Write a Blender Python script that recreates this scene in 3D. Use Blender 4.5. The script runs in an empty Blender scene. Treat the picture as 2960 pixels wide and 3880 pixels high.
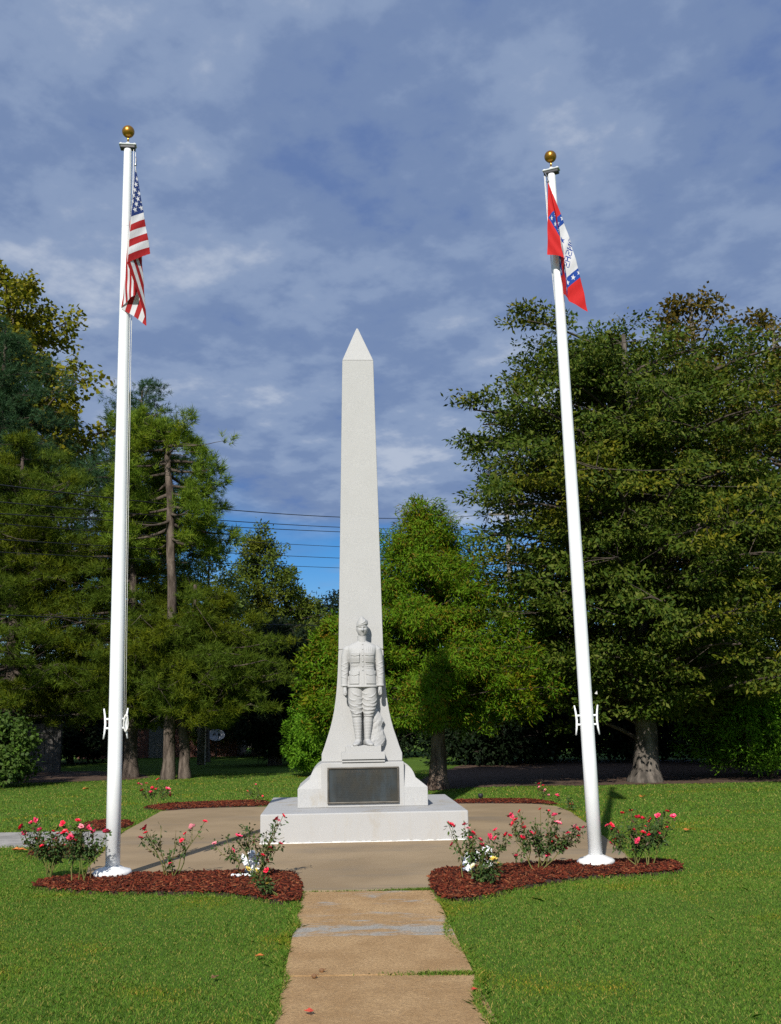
import bpy, bmesh, math
import numpy as np
from mathutils import Vector, Matrix

sc = bpy.context.scene
C = sc.collection
R = math.radians

# ------------------------------------------------------------------ camera, sky, sun, exposure
cam_data = bpy.data.cameras.new('camera')
cam = bpy.data.objects.new('camera', cam_data); C.objects.link(cam)
cam_data.sensor_fit = 'VERTICAL'; cam_data.sensor_height = 36.0
cam_data.lens = 36.0 * 3956 / 3880
cam_data.clip_start = 0.1; cam_data.clip_end = 2000
cam.location = (0, 0, 1.7)
cam.matrix_world = (Matrix.Translation((0, 0, 1.7)) @ Matrix.Rotation(R(90 + 11.0), 4, 'X') @ Matrix.Rotation(-0.016, 4, 'Z'))
sc.camera = cam

SUN_EL, SUN_AZ = R(34.0), R(13.0)      # azimuth: shadows fall 13 deg to the right of +Y
world = bpy.data.worlds.new('World'); sc.world = world; world.use_nodes = True
wn, wl = world.node_tree.nodes, world.node_tree.links
wn.clear()
def W(t, **k):
    n = wn.new(t)
    for a, b in k.items(): setattr(n, a, b)
    return n
def wmath(op, a, b=None, clamp=False):
    n = W('ShaderNodeMath', operation=op, use_clamp=clamp)
    for i, v in enumerate((a, b)):
        if v is None: continue
        if isinstance(v, (int, float)): n.inputs[i].default_value = v
        else: wl.new(v, n.inputs[i])
    return n.outputs[0]
def wramp(fac, stops):
    n = W('ShaderNodeValToRGB'); e = n.color_ramp.elements
    n.color_ramp.interpolation = 'EASE'
    while len(e) < len(stops): e.new(0.5)
    for el, (p, c) in zip(e, stops): el.position = p; el.color = (*c, 1)
    wl.new(fac, n.inputs[0]); return n.outputs[0]
def wmix(fac, a, b, mode='MIX'):
    n = W('ShaderNodeMix', data_type='RGBA', blend_type=mode)
    for i, v in ((0, fac), (6, a), (7, b)):
        if isinstance(v, (int, float)): n.inputs[i].default_value = v
        elif isinstance(v, tuple): n.inputs[i].default_value = (*v, 1)
        else: wl.new(v, n.inputs[i])
    return n.outputs[2]
sky = W('ShaderNodeTexSky', sky_type='NISHITA'); sky.sun_disc = False
sky.sun_elevation = SUN_EL; sky.sun_rotation = R(180) + SUN_AZ
sky.air_density = 1.0; sky.dust_density = 0.15; sky.ozone_density = 3.0; sky.altitude = 100
hsv = W('ShaderNodeHueSaturation'); hsv.inputs['Saturation'].default_value = 1.55
wl.new(sky.outputs[0], hsv.inputs['Color'])
tc = W('ShaderNodeTexCoord'); sep = W('ShaderNodeSeparateXYZ'); wl.new(tc.outputs['Generated'], sep.inputs[0])
zz = wmath('ADD', wmath('MAXIMUM', sep.outputs[2], 0.0), 0.12)
comb = W('ShaderNodeCombineXYZ')
wl.new(wmath('DIVIDE', sep.outputs[0], zz), comb.inputs[0]); wl.new(wmath('DIVIDE', sep.outputs[1], zz), comb.inputs[1])
def wnoise(scale, detail, rough, off, dist=0.0, ys=1.0):
    mp = W('ShaderNodeMapping'); mp.inputs['Location'].default_value = off; mp.inputs['Scale'].default_value = (1, ys, 1)
    mp.inputs['Rotation'].default_value = (0, 0, R(35))
    wl.new(comb.outputs[0], mp.inputs[0])
    n = W('ShaderNodeTexNoise'); n.inputs['Scale'].default_value = scale; n.inputs['Detail'].default_value = detail
    n.inputs['Roughness'].default_value = rough; n.inputs['Distortion'].default_value = dist
    wl.new(mp.outputs[0], n.inputs['Vector']); return n.outputs[0]
big = wnoise(0.8, 3, 0.5, (3.1, 1.7, 0), 0.1)
mid = wnoise(3.0, 7, 0.55, (8.3, 2.2, 0), 0.0, 0.9)
fine = wnoise(9.0, 6, 0.55, (1.3, 5.2, 0), 0.0, 0.9)
body = wmath('ADD', wmath('MULTIPLY', mid, 0.50), wmath('ADD', wmath('MULTIPLY', big, 0.26), wmath('MULTIPLY', fine, 0.24)))
ccol = wramp(body, [(0.39, (0.132, 0.202, 0.395)), (0.465, (0.172, 0.245, 0.415)), (0.535, (0.240, 0.318, 0.48)), (0.63, (0.43, 0.49, 0.605))])
# the cloud layer thins out towards the horizon and has a few blue breaks higher up
elev = wmath('ADD', sep.outputs[2], wmath('MULTIPLY', wmath('SUBTRACT', big, 0.5), 0.28))
low = W('ShaderNodeMapRange', interpolation_type='SMOOTHSTEP'); wl.new(elev, low.inputs[0])
low.inputs[1].default_value = 0.12; low.inputs[2].default_value = 0.21
brk = W('ShaderNodeMapRange', interpolation_type='SMOOTHSTEP'); wl.new(body, brk.inputs[0])
brk.inputs[1].default_value = 0.33; brk.inputs[2].default_value = 0.46; brk.inputs[3].default_value = 0.84; brk.inputs[4].default_value = 0.97
wisp = W('ShaderNodeMapRange', interpolation_type='SMOOTHSTEP'); wl.new(mid, wisp.inputs[0])
wisp.inputs[1].default_value = 0.5; wisp.inputs[2].default_value = 0.75; wisp.inputs[3].default_value = 0.0; wisp.inputs[4].default_value = 0.45
cover = wmath('MAXIMUM', wmath('MULTIPLY', low.outputs[0], brk.outputs[0]), wisp.outputs[0])
skyc = wmix(1.0, hsv.outputs[0], (0.068, 0.068, 0.084), 'MULTIPLY')
final = wmix(cover, skyc, ccol)
bg = W('ShaderNodeBackground'); wl.new(final, bg.inputs[0]); bg.inputs[1].default_value = 1.0
wo = W('ShaderNodeOutputWorld'); wl.new(bg.outputs[0], wo.inputs[0])

sun_d = bpy.data.lights.new('sun', 'SUN'); sun_d.energy = 5.0; sun_d.angle = R(0.55); sun_d.color = (1.0, 0.955, 0.88)
sun = bpy.data.objects.new('sun', sun_d); C.objects.link(sun)
sdir = Vector((math.sin(SUN_AZ) * math.cos(SUN_EL), math.cos(SUN_AZ) * math.cos(SUN_EL), -math.sin(SUN_EL)))
sun.rotation_euler = sdir.to_track_quat('-Z', 'Y').to_euler(); sun.location = (-6, -20, 20)

vs = sc.view_settings
sc.display_settings.display_device = 'sRGB'
vs.view_transform = 'Standard'; vs.look = 'None'; vs.exposure = 0.10; vs.gamma = 1.0; vs.use_curve_mapping = False
sc.cycles.use_denoising = False; sc.cycles.max_bounces = 6; sc.cycles.transparent_max_bounces = 4; sc.cycles.caustics_reflective = False; sc.cycles.caustics_refractive = False

# ------------------------------------------------------------------ materials
def newmat(name):
    m = bpy.data.materials.new(name); m.use_nodes = True
    nt = m.node_tree; b = nt.nodes['Principled BSDF']
    return m, nt.nodes, nt.links, b
def mix(nd, lk, fac, a, b, mode='MIX'):
    n = nd.new('ShaderNodeMix'); n.data_type = 'RGBA'; n.blend_type = mode
    for i, v in ((0, fac), (6, a), (7, b)):
        if isinstance(v, (int, float)): n.inputs[i].default_value = v
        elif isinstance(v, tuple): n.inputs[i].default_value = (*v, 1)
        else: lk.new(v, n.inputs[i])
    return n.outputs[2]
def noise(nd, lk, scale, detail=4, rough=0.55, vec=None, dist=0.0, stretch=None):
    n = nd.new('ShaderNodeTexNoise'); n.inputs['Scale'].default_value = scale; n.inputs['Detail'].default_value = detail
    n.inputs['Roughness'].default_value = rough; n.inputs['Distortion'].default_value = dist
    if vec is None:
        t = nd.new('ShaderNodeTexCoord'); vec = t.outputs['Object']
    if stretch:
        mp = nd.new('ShaderNodeMapping'); mp.inputs['Scale'].default_value = stretch; lk.new(vec, mp.inputs[0]); vec = mp.outputs[0]
    lk.new(vec, n.inputs['Vector']); return n.outputs[0]
def maprange(nd, lk, v, a, b, c=0.0, d=1.0, smooth=True):
    n = nd.new('ShaderNodeMapRange'); n.interpolation_type = 'SMOOTHSTEP' if smooth else 'LINEAR'
    lk.new(v, n.inputs[0])
    for i, q in enumerate((a, b, c, d)): n.inputs[i + 1].default_value = q
    return n.outputs[0]
def mth(nd, lk, op, a, b):
    n = nd.new('ShaderNodeMath'); n.operation = op
    for i, v in enumerate((a, b)):
        if isinstance(v, (int, float)): n.inputs[i].default_value = v
        else: lk.new(v, n.inputs[i])
    return n.outputs[0]
def bump(nd, lk, b, h, strength, dist=0.01):
    n = nd.new('ShaderNodeBump'); n.inputs['Strength'].default_value = strength; n.inputs['Distance'].default_value = dist
    lk.new(h, n.inputs['Height']); lk.new(n.outputs[0], b.inputs['Normal'])
def plain(name, col, rough=0.6, metal=0.0, var=0.12, scale=8.0, bmp=0.0, bscale=60, spec=0.5):
    m, nd, lk, b = newmat(name)
    f = maprange(nd, lk, noise(nd, lk, scale, 6, 0.6), 0.3, 0.7)
    c2 = tuple(x * (1 - var) for x in col); c1 = tuple(min(1, x * (1 + var)) for x in col)
    lk.new(mix(nd, lk, f, c2, c1), b.inputs['Base Color'])
    b.inputs['Roughness'].default_value = rough; b.inputs['Metallic'].default_value = metal
    b.inputs['Specular IOR Level'].default_value = spec
    if bmp: bump(nd, lk, b, noise(nd, lk, bscale, 5, 0.6), bmp)
    return m
def island_ramp(nd, lk, cols):
    g = nd.new('ShaderNodeNewGeometry'); r = nd.new('ShaderNodeValToRGB')
    e = r.color_ramp.elements
    while len(e) < len(cols): e.new(0.5)
    for i, (el, c) in enumerate(zip(e, cols)): el.position = i / max(1, len(cols) - 1); el.color = (*c, 1)
    lk.new(g.outputs['Random Per Island'], r.inputs[0]); return r.outputs[0]
def leafmat(name, cols, trans=0.25, rough=0.5, tint=None, tscale=0.5, tlo=0.45, thi=0.62, spec=0.35):
    m, nd, lk, b = newmat(name)
    col = island_ramp(nd, lk, cols)
    if tint:
        t = nd.new('ShaderNodeTexCoord')
        f = maprange(nd, lk, noise(nd, lk, tscale, 3, 0.6, t.outputs['Object']), tlo, thi)
        col = mix(nd, lk, f, col, mix(nd, lk, 1.0, col, tint, 'MULTIPLY'))
    lk.new(col, b.inputs['Base Color']); b.inputs['Roughness'].default_value = rough
    b.inputs['Specular IOR Level'].default_value = min(spec, 0.10)
    if trans:
        tr = nd.new('ShaderNodeBsdfTranslucent'); lk.new(mix(nd, lk, 1.0, col, (1.2, 1.25, 0.6), 'MULTIPLY'), tr.inputs[0])
        ms = nd.new('ShaderNodeMixShader'); ms.inputs[0].default_value = trans
        lk.new(b.outputs[0], ms.inputs[1]); lk.new(tr.outputs[0], ms.inputs[2])
        lk.new(ms.outputs[0], nd['Material Output'].inputs[0])
    return m

def granite(name, base=0.5, stain=0.0):
    m, nd, lk, b = newmat(name)
    t = nd.new('ShaderNodeTexCoord'); v = t.outputs['Object']
    spk = maprange(nd, lk, noise(nd, lk, 120, 6, 0.85, v), 0.36, 0.64)
    blot = maprange(nd, lk, noise(nd, lk, 3.2, 6, 0.65, v), 0.3, 0.75)
    c = mix(nd, lk, spk, (base * 0.74, base * 0.74, base * 0.745), (base * 1.12, base * 1.11, base * 1.07))
    c = mix(nd, lk, mth(nd, lk, 'MULTIPLY', blot, 0.4), c, (base * 0.84, base * 0.835, base * 0.81))
    if stain:
        s = nd.new('ShaderNodeSeparateXYZ'); lk.new(v, s.inputs[0])
        # tan run-off: patches low on each block, and thin streaks
        st = maprange(nd, lk, noise(nd, lk, 2.6, 7, 0.7, v, 0.4, (1, 1, 0.45)), 0.52, 0.72)
        zl = mth(nd, lk, 'MULTIPLY', maprange(nd, lk, s.outputs[2], 0.40, 0.72, 1.0, 0.15), maprange(nd, lk, s.outputs[2], 0.39, 0.41, 0.35, 1.0))
        c = mix(nd, lk, mth(nd, lk, 'MULTIPLY', mth(nd, lk, 'MULTIPLY', st, zl), stain), c, (0.34, 0.275, 0.175))
        sk = maprange(nd, lk, noise(nd, lk, 7, 5, 0.7, v, 0.0, (1, 1, 0.08)), 0.56, 0.74)
        c = mix(nd, lk, mth(nd, lk, 'MULTIPLY', sk, 0.35 * stain), c, (0.40, 0.35, 0.27))
    lk.new(c, b.inputs['Base Color']); b.inputs['Roughness'].default_value = 0.75
    b.inputs['Specular IOR Level'].default_value = 0.3
    bump(nd, lk, b, noise(nd, lk, 120, 4, 0.7, v), 0.35, 0.004)
    return m
M_GRAN = granite('granite', 0.45)
M_GRANS = granite('granite_stained', 0.455, 0.8)
M_STAT = granite('granite_statue', 0.45)
M_WHITE = plain('white_enamel', (0.82, 0.83, 0.84), 0.28, var=0.03, scale=3)
M_FLANGE = plain('white_flange', (0.8, 0.8, 0.78), 0.5, var=0.08, scale=20, bmp=0.15)
M_GOLD = plain('gold_anodised', (0.45, 0.22, 0.035), 0.33, 0.85, var=0.08, scale=6)
M_BRASS = plain('bright_brass', (0.8, 0.42, 0.08), 0.25, 1.0, var=0.05)
M_DARKCAST = plain('dark_casting', (0.03, 0.03, 0.035), 0.5)
M_CAST = plain('cast_truck', (0.6, 0.62, 0.64), 0.45, var=0.1)
M_ROPE = plain('white_rope', (0.72, 0.71, 0.67), 0.8, var=0.12, scale=60, bmp=0.4, bscale=300)
M_STEEL = plain('steel', (0.35, 0.35, 0.36), 0.35, 0.9)
M_CHALK = plain('painted_plaster', (0.82, 0.83, 0.84), 0.5, var=0.08, scale=30)
M_MORTAR = plain('white_sealant', (0.82, 0.82, 0.8), 0.7, var=0.15, scale=14, bmp=0.4)
M_WIRE = plain('cable_black', (0.015, 0.015, 0.018), 0.6)
M_WOODPOLE = plain('weathered_pole', (0.16, 0.145, 0.125), 0.9, var=0.3, scale=5, bmp=0.5, bscale=30)

def bronze():
    m, nd, lk, b = newmat('bronze')
    t = nd.new('ShaderNodeTexCoord'); v = t.outputs['Object']
    f = maprange(nd, lk, noise(nd, lk, 3.0, 5, 0.6, v), 0.35, 0.65)
    g = maprange(nd, lk, noise(nd, lk, 5.5, 3, 0.6, v, 0.0, (1, 1, 0.3)), 0.45, 0.7)
    c = mix(nd, lk, f, (0.030, 0.034, 0.034), (0.042, 0.040, 0.032))
    c = mix(nd, lk, mth(nd, lk, 'MULTIPLY', g, 0.5), c, (0.05, 0.068, 0.08))
    lk.new(c, b.inputs['Base Color']); b.inputs['Roughness'].default_value = 0.38; b.inputs['Metallic'].default_value = 0.1; b.inputs['Specular IOR Level'].default_value = 0.35
    bump(nd, lk, b, noise(nd, lk, 200, 4, 0.7, v), 0.2, 0.002)
    return m
M_BRONZE = bronze()
M_BRONZEF = plain('bronze_frame', (0.10, 0.09, 0.075), 0.4, 0.5, var=0.25, scale=8)

def concrete_terrace():
    m, nd, lk, b = newmat('concrete_terrace')
    t = nd.new('ShaderNodeTexCoord'); v = t.outputs['Object']
    a = maprange(nd, lk, noise(nd, lk, 0.7, 5, 0.6, v, 0.3), 0.33, 0.68)
    d = maprange(nd, lk, noise(nd, lk, 0.55, 6, 0.65, v, 0.5, (0.5, 1.6, 1)), 0.5, 0.72)
    f = maprange(nd, lk, noise(nd, lk, 60, 4, 0.7, v), 0.3, 0.7)
    c = mix(nd, lk, a, (0.27, 0.19, 0.105), (0.36, 0.26, 0.15))
    c = mix(nd, lk, mth(nd, lk, 'MULTIPLY', d, 0.7), c, (0.18, 0.15, 0.115))
    c = mix(nd, lk, mth(nd, lk, 'MULTIPLY', f, 0.3), c, (0.25, 0.20, 0.14))
    lk.new(c, b.inputs['Base Color']); b.inputs['Roughness'].default_value = 0.85
    b.inputs['Specular IOR Level'].default_value = 0.25
    bump(nd, lk, b, noise(nd, lk, 90, 5, 0.7, v), 0.3, 0.004)
    return m
M_TERR = concrete_terrace()
def concrete_path():
    m, nd, lk, b = newmat('concrete_path')
    t = nd.new('ShaderNodeTexCoord'); v = t.outputs['Object']; s = nd.new('ShaderNodeSeparateXYZ'); lk.new(v, s.inputs[0])
    a = maprange(nd, lk, noise(nd, lk, 1.6, 6, 0.65, v, 0.3), 0.35, 0.68)
    grit = maprange(nd, lk, noise(nd, lk, 48, 5, 0.8, v), 0.38, 0.64)
    c = mix(nd, lk, a, (0.42, 0.255, 0.115), (0.56, 0.365, 0.18))
    c = mix(nd, lk, mth(nd, lk, 'MULTIPLY', grit, 0.7), c, (0.25, 0.155, 0.075))
    pale = maprange(nd, lk, noise(nd, lk, 130, 2, 0.6, v), 0.66, 0.72)
    c = mix(nd, lk, mth(nd, lk, 'MULTIPLY', pale, 0.7), c, (0.5, 0.42, 0.31))
    # worn cement skim left on the slab nearest the terrace
    pn = noise(nd, lk, 2.6, 8, 0.68, v, 0.4, (0.8, 2.0, 1))
    b1 = mth(nd, lk, 'MULTIPLY', maprange(nd, lk, s.outputs[1], 8.58, 8.64), maprange(nd, lk, s.outputs[1], 8.75, 9.6, 1, 0))
    e1 = maprange(nd, lk, mth(nd, lk, 'ADD', pn, mth(nd, lk, 'MULTIPLY', b1, 0.17)), 0.58, 0.72)
    b2 = mth(nd, lk, 'MULTIPLY', maprange(nd, lk, s.outputs[1], 8.64, 8.7), maprange(nd, lk, s.outputs[1], 10.5, 10.9, 1, 0.8))
    e2 = maprange(nd, lk, pn, 0.53, 0.66)
    g = mth(nd, lk, 'MAXIMUM', mth(nd, lk, 'MULTIPLY', e1, maprange(nd, lk, s.outputs[1], 8.58, 8.62)), mth(nd, lk, 'MULTIPLY', e2, mth(nd, lk, 'MULTIPLY', b2, 0.85)))
    gc = mix(nd, lk, grit, (0.42, 0.39, 0.34), (0.28, 0.255, 0.215))
    c = mix(nd, lk, g, c, gc)
    lk.new(c, b.inputs['Base Color']); b.inputs['Roughness'].default_value = 0.9; b.inputs['Specular IOR Level'].default_value = 0.2
    bump(nd, lk, b, noise(nd, lk, 70, 6, 0.8, v), 0.8, 0.012)
    return m
M_PATH = concrete_path()
M_WALK = plain('concrete_walk', (0.33, 0.31, 0.28), 0.9, var=0.28, scale=2.2, bmp=0.4, bscale=80)

def lawnmat():
    m, nd, lk, b = newmat('lawn')
    a = maprange(nd, lk, noise(nd, lk, 0.5, 5, 0.6), 0.35, 0.65)
    f = maprange(nd, lk, noise(nd, lk, 40, 4, 0.7), 0.3, 0.7)
    y = maprange(nd, lk, noise(nd, lk, 0.9, 6, 0.65), 0.62, 0.78)
    c = mix(nd, lk, a, (0.085, 0.150, 0.020), (0.115, 0.188, 0.025))
    c = mix(nd, lk, mth(nd, lk, 'MULTIPLY', f, 0.6), c, (0.050, 0.105, 0.016))
    c = mix(nd, lk, mth(nd, lk, 'MULTIPLY', y, 0.5), c, (0.12, 0.11, 0.03))
    lk.new(c, b.inputs['Base Color']); b.inputs['Roughness'].default_value = 0.95; b.inputs['Specular IOR Level'].default_value = 0.1
    bump(nd, lk, b, noise(nd, lk, 55, 5, 0.75), 0.8, 0.03)
    return m
M_LAWN = lawnmat()
M_BLADE = leafmat('grass_blade', [(0.082, 0.176, 0.020), (0.106, 0.215, 0.025), (0.126, 0.242, 0.029), (0.158, 0.275, 0.036), (0.449, 0.341, 0.102)], 0.35, 0.6, (1.5, 1.05, 0.6), 0.8, 0.50, 0.74, 0.2)
M_SOIL = plain('leaf_litter', (0.08, 0.044, 0.026), 0.95, var=0.5, scale=9, bmp=0.9, bscale=40)
M_MULCHB = plain('mulch_base', (0.03, 0.010, 0.007), 0.95, var=0.4, scale=25, bmp=0.9, bscale=60)
M_MULCH = leafmat('mulch_chip', [(0.023, 0.008, 0.006), (0.070, 0.016, 0.009), (0.133, 0.025, 0.013), (0.179, 0.040, 0.017), (0.055, 0.018, 0.011), (0.281, 0.097, 0.043)], 0.0, 0.8)
M_STEM = leafmat('rose_cane', [(0.10, 0.12, 0.03), (0.15, 0.15, 0.045), (0.13, 0.085, 0.04)], 0.0, 0.6)
M_RLEAF = leafmat('rose_leaf', [(0.035, 0.075, 0.020), (0.055, 0.105, 0.026), (0.085, 0.135, 0.036), (0.05, 0.085, 0.035), (0.11, 0.06, 0.035)], 0.2, 0.38)
M_ROSE = [plain('rose_petal_red', (0.86, 0.03, 0.075), 0.5, var=0.15, scale=40), plain('rose_petal_pink', (0.88, 0.06, 0.15), 0.5, var=0.2, scale=40), plain('rose_petal_pale', (0.85, 0.28, 0.33), 0.5, var=0.2, scale=40)]
M_YELLOW = plain('petal_yellow', (0.8, 0.6, 0.13), 0.5, var=0.15, scale=30)
M_CREAM = plain('petal_cream', (0.82, 0.77, 0.5), 0.5, var=0.1, scale=30)
M_FALLEN = [plain('fallen_leaf_orange', (0.5, 0.16, 0.03), 0.6, var=0.4, scale=30), plain('fallen_leaf_brown', (0.2, 0.1, 0.04), 0.7, var=0.4, scale=30), plain('fallen_leaf_red', (0.5, 0.06, 0.03), 0.6, var=0.4, scale=30)]

def bark(name, c1, c2, sc_=6):
    m, nd, lk, b = newmat(name)
    t = nd.new('ShaderNodeTexCoord'); v = t.outputs['Object']
    f = maprange(nd, lk, noise(nd, lk, sc_, 6, 0.7, v, 0.2, (1, 1, 0.25)), 0.36, 0.64)
    lk.new(mix(nd, lk, f, c1, c2), b.inputs['Base Color']); b.inputs['Roughness'].default_value = 0.95
    b.inputs['Specular IOR Level'].default_value = 0.15
    bump(nd, lk, b, noise(nd, lk, sc_ * 2.2, 6, 0.75, v, 0.0, (1, 1, 0.3)), 1.0, 0.04)
    return m
B_PINE = bark('bark_pine', (0.055, 0.042, 0.034), (0.17, 0.135, 0.11))
B_LIMB = bark('bark_limb', (0.045, 0.036, 0.03), (0.12, 0.095, 0.075), 4)
B_OAK = bark('bark_oak', (0.06, 0.052, 0.044), (0.18, 0.155, 0.13), 5)
B_CEDAR = bark('bark_cedar', (0.06, 0.04, 0.03), (0.2, 0.15, 0.115), 7)
L_OAK = leafmat('leaf_oak', [(0.025, 0.048, 0.006), (0.042, 0.076, 0.009), (0.066, 0.103, 0.011), (0.094, 0.125, 0.016), (0.124, 0.142, 0.026)], 0.25, 0.6, (1.5, 1.1, 0.55), 0.28, 0.5, 0.66, 0.25)
L_CEDAR = leafmat('leaf_cedar', [(0.049, 0.117, 0.005), (0.073, 0.162, 0.006), (0.097, 0.197, 0.008), (0.127, 0.221, 0.010), (0.097, 0.146, 0.008), (0.186, 0.117, 0.014)], 0.3, 0.65, (1.3, 0.95, 0.7), 0.9, 0.5, 0.68, 0.2)
L_ARB = leafmat('leaf_arborvitae', [(0.065, 0.163, 0.010), (0.091, 0.215, 0.012), (0.124, 0.260, 0.016), (0.163, 0.286, 0.020)], 0.3, 0.6, spec=0.2)
L_PINE = leafmat('needle_pine', [(0.039, 0.068, 0.007), (0.057, 0.096, 0.009), (0.080, 0.124, 0.012), (0.113, 0.153, 0.015)], 0.2, 0.6, (1.4, 1.12, 0.6), 0.5, 0.45, 0.62, 0.25)
L_PINE2 = leafmat('needle_loblolly', [(0.062, 0.111, 0.011), (0.094, 0.165, 0.014), (0.133, 0.208, 0.019), (0.187, 0.237, 0.024)], 0.2, 0.55, (1.3, 1.1, 0.7), 0.5, 0.5, 0.66, 0.25)
L_WPINE = leafmat('needle_white_pine', [(0.023, 0.058, 0.025), (0.037, 0.083, 0.034), (0.054, 0.105, 0.044)], 0.2, 0.6, spec=0.25)
L_SYC = leafmat('leaf_sycamore', [(0.080, 0.096, 0.007), (0.128, 0.142, 0.011), (0.192, 0.192, 0.014), (0.235, 0.204, 0.016), (0.107, 0.099, 0.013)], 0.3, 0.6, spec=0.2)
L_GUM = leafmat('leaf_gum', [(0.048, 0.047, 0.009), (0.079, 0.065, 0.011), (0.122, 0.086, 0.013), (0.172, 0.111, 0.016), (0.079, 0.091, 0.014)], 0.3, 0.6, spec=0.2)
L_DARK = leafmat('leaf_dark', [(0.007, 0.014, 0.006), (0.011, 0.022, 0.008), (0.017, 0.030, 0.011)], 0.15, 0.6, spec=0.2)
L_MID = leafmat('leaf_juniper', [(0.048, 0.075, 0.009), (0.077, 0.112, 0.013), (0.109, 0.142, 0.016)], 0.2, 0.65, (1.3, 1.0, 0.7), 0.5, 0.5, 0.65, 0.2)
L_LIGHT = leafmat('leaf_pale', [(0.078, 0.130, 0.025), (0.130, 0.189, 0.045), (0.195, 0.240, 0.075)], 0.3, 0.55, spec=0.3)
L_SHRUB = leafmat('leaf_shrub', [(0.035, 0.068, 0.015), (0.058, 0.103, 0.021), (0.088, 0.137, 0.030), (0.068, 0.142, 0.015)], 0.25, 0.55, spec=0.25)
M_FENCE = [plain('fence_wood_a', (0.085, 0.08, 0.075), 0.9, var=0.35, scale=4, bmp=0.4, bscale=40), plain('fence_wood_b', (0.11, 0.10, 0.09), 0.9, var=0.35, scale=4, bmp=0.4, bscale=40)]

# ------------------------------------------------------------------ mesh helpers
def np_mesh(name, V, F, mat=None, smooth=False):
    V = np.asarray(V, np.float32); F = np.asarray(F, np.int32)
    me = bpy.data.meshes.new(name); k = F.shape[1]
    me.vertices.add(len(V)); me.vertices.foreach_set('co', V.ravel())
    me.loops.add(F.size); me.loops.foreach_set('vertex_index', F.ravel())
    me.polygons.add(len(F)); me.polygons.foreach_set('loop_start', np.arange(0, F.size, k, dtype=np.int32))
    try: me.polygons.foreach_set('loop_total', np.full(len(F), k, np.int32))
    except Exception: pass
    if smooth: me.polygons.foreach_set('use_smooth', np.ones(len(F), bool))
    me.update(calc_edges=True); me.validate()
    if mat: me.materials.append(mat)
    return me
def obj(name, me, parent=None):
    o = bpy.data.objects.new(name, me); C.objects.link(o)
    if parent: o.parent = parent
    return o
def empty(name, loc=(0, 0, 0), rz=0.0):
    o = bpy.data.objects.new(name, None); C.objects.link(o); o.location = loc; o.rotation_euler = (0, 0, rz)
    o.empty_display_size = 0.2
    return o
def tag(o, label=None, cat=None, group=None, kind=None):
    if label: o['label'] = label
    if cat: o['category'] = cat
    if group: o['group'] = group
    if kind: o['kind'] = kind
    return o
class MB:
    def __init__(s): s.v = []; s.f = []
    def add(s, V, F):
        o = len(s.v); s.v += [tuple(map(float, p)) for p in V]; s.f += [tuple(i + o for i in f) for f in F]; return s
    def box(s, x0, x1, y0, y1, z0, z1):
        V = [(x0, y0, z0), (x1, y0, z0), (x1, y1, z0), (x0, y1, z0), (x0, y0, z1), (x1, y0, z1), (x1, y1, z1), (x0, y1, z1)]
        return s.add(V, [(0, 3, 2, 1), (4, 5, 6, 7), (0, 1, 5, 4), (1, 2, 6, 5), (2, 3, 7, 6), (3, 0, 4, 7)])
    def rings(s, rings, cap=True):
        n = len(rings[0]); V = [p for r in rings for p in r]; F = []
        for i in range(len(rings) - 1):
            for j in range(n):
                k = (j + 1) % n; F.append((i * n + j, i * n + k, (i + 1) * n + k, (i + 1) * n + j))
        if cap: F.append(tuple(range(n - 1, -1, -1))); F.append(tuple((len(rings) - 1) * n + j for j in range(n)))
        return s.add(V, F)
    def tube(s, pts, rad, n=8, cap=True):
        pts = [Vector(p) for p in pts]
        if not hasattr(rad, '__len__'): rad = [rad] * len(pts)
        rs = []; u = None
        for i, p in enumerate(pts):
            d = (pts[min(i + 1, len(pts) - 1)] - pts[max(i - 1, 0)]); d = d.normalized() if d.length > 1e-9 else Vector((0, 0, 1))
            if u is None: u = (Vector((1, 0, 0)) if abs(d.x) < 0.8 else Vector((0, 1, 0)))
            u = u - d * u.dot(d)
            if u.length < 1e-4: u = d.orthogonal()
            u.normalize(); w = d.cross(u)
            rs.append([p + (u * math.cos(a) + w * math.sin(a)) * rad[i] for a in [2 * math.pi * j / n for j in range(n)]])
        return s.rings(rs, cap)
    def lathe(s, prof, n=24, c=(0, 0, 0)):
        return s.rings([[(c[0] + r * math.cos(2 * math.pi * j / n), c[1] + r * math.sin(2 * math.pi * j / n), c[2] + z) for j in range(n)] for r, z in prof])
    def ellip(s, c, r, nu=16, nv=10):
        prof = [(math.sin(math.pi * i / nv), -math.cos(math.pi * i / nv)) for i in range(nv + 1)]
        prof[0] = (0.02, -1); prof[-1] = (0.02, 1)
        return s.rings([[(c[0] + r[0] * q * math.cos(2 * math.pi * j / nu), c[1] + r[1] * q * math.sin(2 * math.pi * j / nu), c[2] + r[2] * z) for j in range(nu)] for q, z in prof])
    def mesh(s, name, mat, smooth=False):
        me = bpy.data.meshes.new(name); me.from_pydata(s.v, [], s.f); me.update()
        if mat: me.materials.append(mat)
        if smooth: me.polygons.foreach_set('use_smooth', [True] * len(me.polygons))
        return me
    def build(s, name, mat, parent=None, smooth=False, bevel=0.0, seg=2):
        o = obj(name, s.mesh(name, mat, smooth), parent)
        if bevel:
            b = o.modifiers.new('bevel', 'BEVEL'); b.width = bevel; b.segments = seg; b.limit_method = 'ANGLE'; b.angle_limit = R(30)
        return o
def fixnormals(me):
    bm = bmesh.new(); bm.from_mesh(me); bmesh.ops.recalc_face_normals(bm, faces=bm.faces); bm.to_mesh(me); bm.free()
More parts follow.
